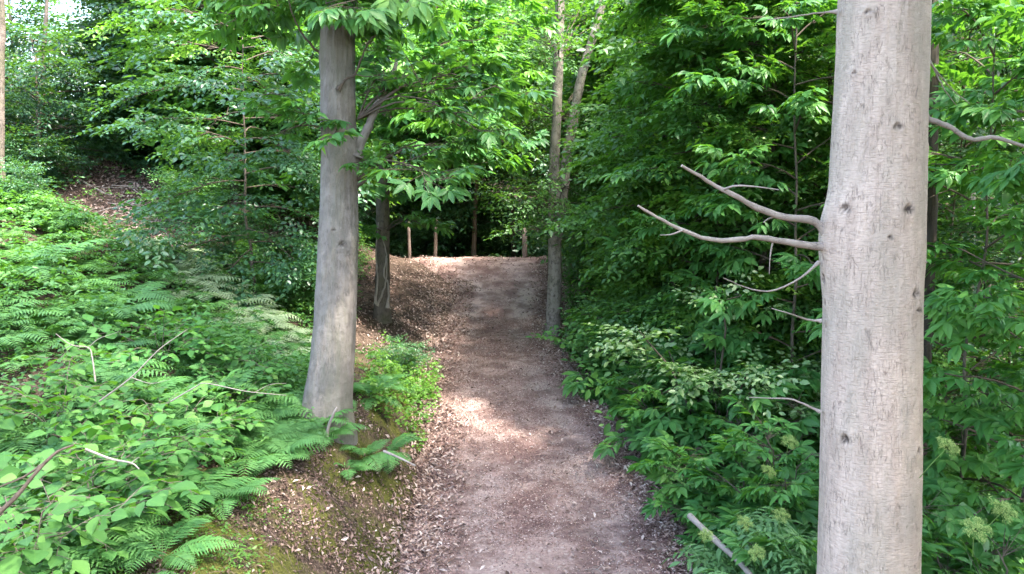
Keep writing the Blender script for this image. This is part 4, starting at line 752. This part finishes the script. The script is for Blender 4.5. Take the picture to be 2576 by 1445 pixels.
for q, (px, t, s_, lb) in enumerate(((625, 7.9, 1.0, "bright fern arching over the bank lip left of the grey trunk"), (720, 8.0, .9, "fern just left of the foot of the grey trunk"), (770, 8.0, .8, "fern touching the left side of the grey trunk"), (905, 8.1, .72, "fern clump right of the foot of the grey trunk"), (965, 8.6, .7, "fern on the lip nearest the path behind the grey trunk"), (450, 6.2, 1.0, "large fern hanging over the mossy bank"),
        (370, 5.2, .8, "fern drooping beside the small yellow leaved plants"), (120, 4.2, .75, "fern in the bottom left corner"), (240, 4.5, .7, "fern below the lower left hazel"), (40, 4.9, .7, "fern at the bottom left edge"), (540, 6.2, .8, "fern between the hazel leaves and the bare soil"), (300, 6.2, .8, "fern half hidden under the hazel leaves"), (800, 7.9, .7, "fern pressed against the left foot of the grey trunk"), (860, 7.7, .45, "small fern below the grey trunk"), (840, 9.2, .7, "fern behind the grey trunk"),
        (1665, 9.2, .8, "bright green fern alone on the right edge of the path"), (1570, 11.4, .7, "fern on the right path edge under the chestnut sapling"), (1610, 10.4, .6, "smaller fern next to the right path edge"), (1432, 15.0, .75, "fern at the base of the twin stemmed tree"), (960, 10.4, .75, "fern among the yellow green weeds of the left verge"), (1005, 11.6, .6, "fern hanging over the left path edge"), (925, 9.6, .8, "fern close behind the grey trunk on its right"), (1485, 13.3, .6, "fern where the right edge boards begin"))):
    x, y = px_xy(px, t); fern(x, y, s_, q, lb, None)
for q, (px, t, s_, lb) in enumerate(((50, 9.4, 1.35, "tall spreading fern near the left edge halfway up the slope"), (140, 10.2, 1.2, "tall fern beside the spreading fern near the left edge"), (265, 9.2, 1.3, "tall blue green fern in the middle of the left slope"), (310, 10.0, 1.2, "tall fern just above the blue green fern on the slope"), (690, 10.6, 1.1, "fern with upright fronds just left of the grey trunk, middle height"), (745, 9.8, 1.0, "fern clump against the left side of the grey trunk"), (30, 6.0, 1.0, "fern under the hazel at the left edge"), (330, 7.6, 1.0, "fern rising between two hazel shrubs"), (500, 7.3, 1.0, "fern beside the upper hazel shrub near the bank lip"))):
    x, y = px_xy(px, t); fern(x, y, s_, 300 + q, lb, None)
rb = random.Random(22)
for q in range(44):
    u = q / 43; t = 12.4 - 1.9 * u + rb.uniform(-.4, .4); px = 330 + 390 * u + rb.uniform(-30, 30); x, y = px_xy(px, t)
    far_fern(x, y, rb.uniform(.85, 1.2), q, "fern coloured pale for the sunlight streak crossing the upper left slope", "ferns coloured as the sunlit streak", True)
rb = random.Random(21); k = 0
while k < 170:
    t = 4.6 + 12.5 * rb.random() ** .8; px = rb.uniform(-60, 800); x, y = px_xy(px, t); dl = float(path_l(y)) - x
    if dl < (1.85 if y < 7 else 1.15) + .15 * max(0, y - 8) or t > 12.4 or (t > 11.3 and px > 200): continue
    k += 1; side = "near the left edge" if px < 230 else "midway to the grey trunk" if px < 500 else "close to the grey trunk"; row = "low on the left slope" if t < 6.5 else "halfway up the left slope"; lbz = ("fern " + row + ", " + side, "ferns " + row + ", " + side) if t < 10 else ("green fern on the upper left slope around the bright streak", "ferns of the upper left slope") if px > 300 else ("fern on the upper slope near the left edge", "ferns near the left edge")
    if k % 3 == 0 and t < 9: fern(x, y, rb.uniform(.6, .95), 200 + k, *lbz)
    else: far_fern(x, y, rb.uniform(.65, 1.05), k, *lbz)

# ---- ground cover nobody could count
def cover(name, label, mat, seed, n, xr, yr, dens, size, hgt, tpl=T_OVAL, tint=.5, nl=6):
    rng = np.random.default_rng(seed); X, Y = scatter(rng, n, xr, yr, dens); K = len(X); hh = hgt * rng.uniform(.15, 1, K) * (.5 + 1.3 * np.clip(fbm(X * 1.3, Y * 1.3) + .45, 0, 1)); c = np.stack((X, Y, H(X, Y) + hh), -1)
    a = rng.uniform(0, 6.283, (K, nl)); sz = size * rng.uniform(.6, 1.25, K)
    d = np.stack((np.cos(a), np.sin(a), rng.normal(-.12, .25, (K, nl))), -1); p = c[:, None] + d * sz[:, None, None] * .35 + rng.normal(0, .02, (K, nl, 3)); z = np.array((0, 0, 1.)) + rng.normal(0, .35, (K, nl, 3))
    t = np.clip(rng.normal(tint, .12, K)[:, None] + rng.normal(0, .07, (K, nl)), 0, 1)
    mb = MB(); put(mb, Fr(p.reshape(-1, 3), d.reshape(-1, 3), z.reshape(-1, 3), np.repeat(sz, nl) * rng.uniform(.7, 1.1, K * nl), t.ravel()), tpl)
    return tag(mb.build(name, mat), label, "undergrowth", kind="stuff")
def left_d(X, Y):
    dl = path_l(Y) - X; lip = 1.75 - .85 * smooth((Y - 6.6) / 1.3) + .12 * np.clip(Y - 8, 0, 9) + .8 * fbm(X * 1.1 + 5, Y * 1.1); near = 0
    brown = np.exp(-(((X + 6.6) / 3.4) ** 4 + ((Y - 15.9) / 2.8) ** 4)); return smooth((dl - lip - near + .15) / .4) * (1 - .95 * brown) * np.clip(.45 + 1.6 * fbm(X * .8, Y * .8), .08, 1)
cover("undergrowth", "low bramble and nettle leaves carpeting the near left slope", M_MID, 51, 6500, (-7, -1.4), (3.4, 9), left_d, .06, .22, tint=.45)
cover("undergrowth", "darker low leaves carpeting the upper left slope up to the wood", M_MID, 52, 36000, (-16, -1.8), (8.5, 21), left_d, .085, .40, T_FAR, tint=.55)
cover("undergrowth", "low green leaves covering the drop to the right of the path", M_MID, 53, 60000, (.9, 13), (4, 22), lambda X, Y: smooth((X - path_r(Y) - .22 - .35 * fbm(X * 2, Y * 2)) / .35) * np.clip(.6 + 1.2 * fbm(X, Y), .1, 1), .08, .40, T_FAR, tint=.5)
cover("undergrowth", "yellow green leafy weeds lining the left path edge behind the grey trunk", M_BRIGHT, 54, 2200, (-2.7, -1.1), (9.2, 13.6), lambda X, Y: smooth((path_l(Y) - X + .12) / .1) * smooth((.95 - path_l(Y) + X) / .3) * np.clip(.5 + 2.2 * fbm(X * 2.5, Y * 2.5), 0, 1) * smooth((13.3 - Y) / 1), .065, .34, T_OVAL, tint=.55)
cover("undergrowth", "tiny yellow green leaves sprouting on the mossy bank below the ferns", M_BRIGHT, 55, 1600, (-3.2, -1.5), (4.2, 7), lambda X, Y: (fbm(X * 2.2 + 9, Y * 2.2) > .08) * smooth((path_l(Y) - X - .75) / .3), .032, .09, T_OVAL, tint=.5)
cover("undergrowth", "dark leaves on the floor of the far wood", M_DARK, 56, 30000, (-26, 26), (24, 44), lambda X, Y: np.clip(.4 + 1.4 * fbm(X * .5, Y * .5), 0, 1) , .15, .5, T_FAR, tint=.5)

# ---- roots, sticks, poles, edging boards, stones
def strands(name, label, cat, seed, n, region, ln, r, mat, kind=None):
    g = np.random.default_rng(seed); mb = MB()
    for k in range(n):
        px, py_t = g.uniform(*region[0]), g.uniform(*region[1]); x, y = px_xy(px, py_t); a = g.uniform(*region[2]); L = ln * g.uniform(.5, 1.2); s = np.linspace(0, 1, 7); w = g.normal(0, .12, 2)
        X = x + np.cos(a) * L * s + w[0] * L * np.sin(s * 4); Y = y + np.sin(a) * L * s + w[1] * L * np.cos(s * 3); tube(mb, np.stack((X, Y, H(X, Y) + .012 + .05 * np.sin(s * 3.14) * g.random()), -1), np.linspace(r, r * .35, 7) * g.uniform(.6, 1.3), 5, 0, .5)
    return tag(mb.build(name, mat), label, cat, kind=kind)
strands("exposed_roots", "thin reddish roots hanging down the bank below the ferns", "roots", 61, 30, ((640, 800), (6.9, 7.7), (-1.2, -.2)), .4, .0032, M_ROOT)
strands("exposed_roots", "thin pale roots hanging over the bank lip close to the path", "roots", 62, 22, ((930, 1010), (7.2, 8.0), (-1.3, -.4)), .35, .0032, M_ROOT)
strands("fallen_twigs", "scattered thin dead twigs on the mossy bank and path edge", "twigs", 63, 260, ((500, 1040), (5, 8.2), (-2.2, .2)), .25, .0028, M_ROOT, "stuff")
strands("fallen_twigs", "tangle of dead twigs on the brown ridge at the left", "twigs", 64, 90, ((280, 520), (14.5, 17), (-3, 3)), .8, .012, M_PALETWIG, "stuff")
strands("fallen_twigs", "loose dead twigs along the right path edge", "twigs", 65, 60, ((1350, 1720), (6, 9), (-3, 3)), .25, .0035, M_PALETWIG, "stuff")
def stick(name, pts, r0, r1, label, cat, mat=M_PALETWIG, side=(), group=None, n=20):
    mb = MB(); c = curve(pts, n); tube(mb, c, np.linspace(r0, r1, n) * (1 + np.random.default_rng(len(label)).normal(0, .05, n)), 8, cap=True)
    for q in side: tube(mb, curve(q, 10), np.linspace(r1 * 1.3, r1 * .4, 10), 6)
    o = mb.build(name, mat); return tag(o, label, cat, group)
stick("fallen_pole", pix((1735, 1298, 6.9), (1800, 1360, 6.5), (1860, 1415, 6.2), (1930, 1500, 5.8)), .028, .02, "pale straight dead pole leaning down into the elder leaves", "pole")
stick("leaning_stick", pix((822, 1110, 7.9), (826, 1075, 7.85), (840, 1040, 7.8), (848, 1025, 7.8)), .016, .010, "short pale bare stick leaning at the foot of the grey trunk", "stick")
stick("bare_branch", pix((-40, 1325, 3.6), (40, 1250, 3.65), (90, 1190, 3.7), (140, 1140, 3.75), (185, 1120, 3.8)), .013, .005, "dark bare branch rising from the bottom left edge", "branch", M_TWIG, side=[pix((118, 1160, 3.72), (60, 1200, 3.7), (0, 1225, 3.65), (-40, 1250, 3.6))])
stick("bare_branch", pix((240, 960, 6.6), (232, 900, 6.6), (222, 875, 6.6), (180, 868, 6.55), (140, 840, 6.5)), .007, .003, "thin forked bare branch standing above the hazel leaves at left", "branch", side=[pix((222, 875, 6.6), (250, 852, 6.6), (300, 835, 6.6)), pix((180, 868, 6.55), (160, 880, 6.55))])
stick("bare_branch", pix((250, 1010, 6.0), (330, 950, 5.9), (400, 880, 5.9), (470, 830, 5.9)), .0065, .0025, "long pale bare twig slanting up through the hazel leaves", "branch", side=[pix((330, 950, 5.9), (380, 965, 5.85), (430, 955, 5.8))])
stick("bare_branch", pix((430, 1010, 5.6), (490, 975, 5.55), (520, 965, 5.5), (620, 985, 5.5), (720, 995, 5.6)), .0055, .002, "thin grey branch lying level across the fern tops", "branch", side=[pix((640, 988, 5.5), (680, 968, 5.5), (720, 965, 5.5))])
stick("bare_branch", pix((215, 1130, 4.7), (280, 1155, 4.7), (330, 1165, 4.65), (350, 1180, 4.6)), .008, .003, "short grey twig poking out of the lower ferns", "branch", side=[pix((330, 1165, 4.65), (350, 1150, 4.65))])
stick("fallen_branch", pix((965, 1135, 7.05), (1000, 1150, 7.0), (1045, 1172, 6.95)), .012, .008, "short pale dead branch lying on the bank lip by the path", "branch")
stick("dead_trunk", pix((75, 365, 17), (110, 395, 16.8), (250, 480, 16.2), (330, 510, 16.0)), .03, .015, "pale fallen sapling lying down the far left ridge", "branch")
M_EDGE = bark_mat("edging_timber", (.17, .14, .125), (.11, .09, .08), (.03, .025, .022), cs=(20, 80), bump=.3)
def board(p0, p1, label):
    a, b = np.array(p0, float), np.array(p1, float); d = norm(b - a); n_ = np.array((d[1], -d[0], 0)); mb = MB(); za, zb = path_z(a[0], a[1]), path_z(b[0], b[1]); V = []
    for q, z in ((a, float(za)), (b, float(zb))):
        for o_ in (0, .035):
            for h_ in (-.16, .035): V.append((*(q[:2] + n_[:2] * o_), z + h_))
    mb.add(V, [(0, 1, 3, 2), (4, 6, 7, 5), (0, 4, 5, 1), (2, 3, 7, 6), (1, 5, 7, 3), (0, 2, 6, 4)], 0, .5, [(v[1] * .3, v[2]) for v in V]); o = mb.build("edging_board", M_EDGE, flat=True)
    bv = o.modifiers.new("b", 'BEVEL'); bv.width = .006; bv.segments = 2; tag(o, label, "edging board", "boards along the right path edge")
ed = [(15.2, "farthest edging board, starting at the twin stemmed tree"), (13.6, "second edging board along the right path edge"), (12.1, "third edging board along the right path edge"), (10.6, "nearest edging board, half buried in leaves"), (9.3, None)]
for (y0, lb), (y1, _) in zip(ed[:-1], ed[1:]): board((float(path_r(y0)) + .06, y0 - .03, 0), (float(path_r(y1)) + .06, y1 + .03, 0), lb)
M_STONE = bark_mat("grey_stone", (.34, .33, .35), (.25, .24, .255), (.12, .11, .11), cs=(10, 10), bump=.4, lent=.2)
def stone(px, t, r, label):
    x, y = px_xy(px, t); g = np.random.default_rng(int(px)); u = np.linspace(.05, np.pi - .05, 12); w = np.linspace(0, 2 * np.pi, 18, endpoint=False); U, W = np.meshgrid(u, w, indexing='ij'); rr = r * (1 + .35 * fbm(np.cos(W) * 1.2 + px, U * 1.2 + np.sin(W), 3))
    V = np.stack((x + rr * 1.3 * np.sin(U) * np.cos(W), y + rr * np.sin(U) * np.sin(W), gz(x, y) + .25 * r + rr * .5 * np.cos(U)), -1).reshape(-1, 3); i = np.arange(11)[:, None] * 18; j = np.arange(18)[None]; j2 = (j + 1) % 18
    mb = MB(); mb.add(V, np.stack((i + j, i + 18 + j, i + 18 + j2, i + j2), -1).reshape(-1, 4)); mb.add(V[-18:], [list(range(18))]); mb.add(V[:18], [list(range(17, -1, -1))]); tag(mb.build("stone", M_STONE), label, "stone")
stone(1610, 6.55, .085, "flat grey stone half sunk in the leaves at the right path edge"); stone(800, 4.95, .05, "small grey stone on the mossy bank at the bottom edge"); stone(1245, 7.9, .022, "tiny pale stone in the middle of the path")
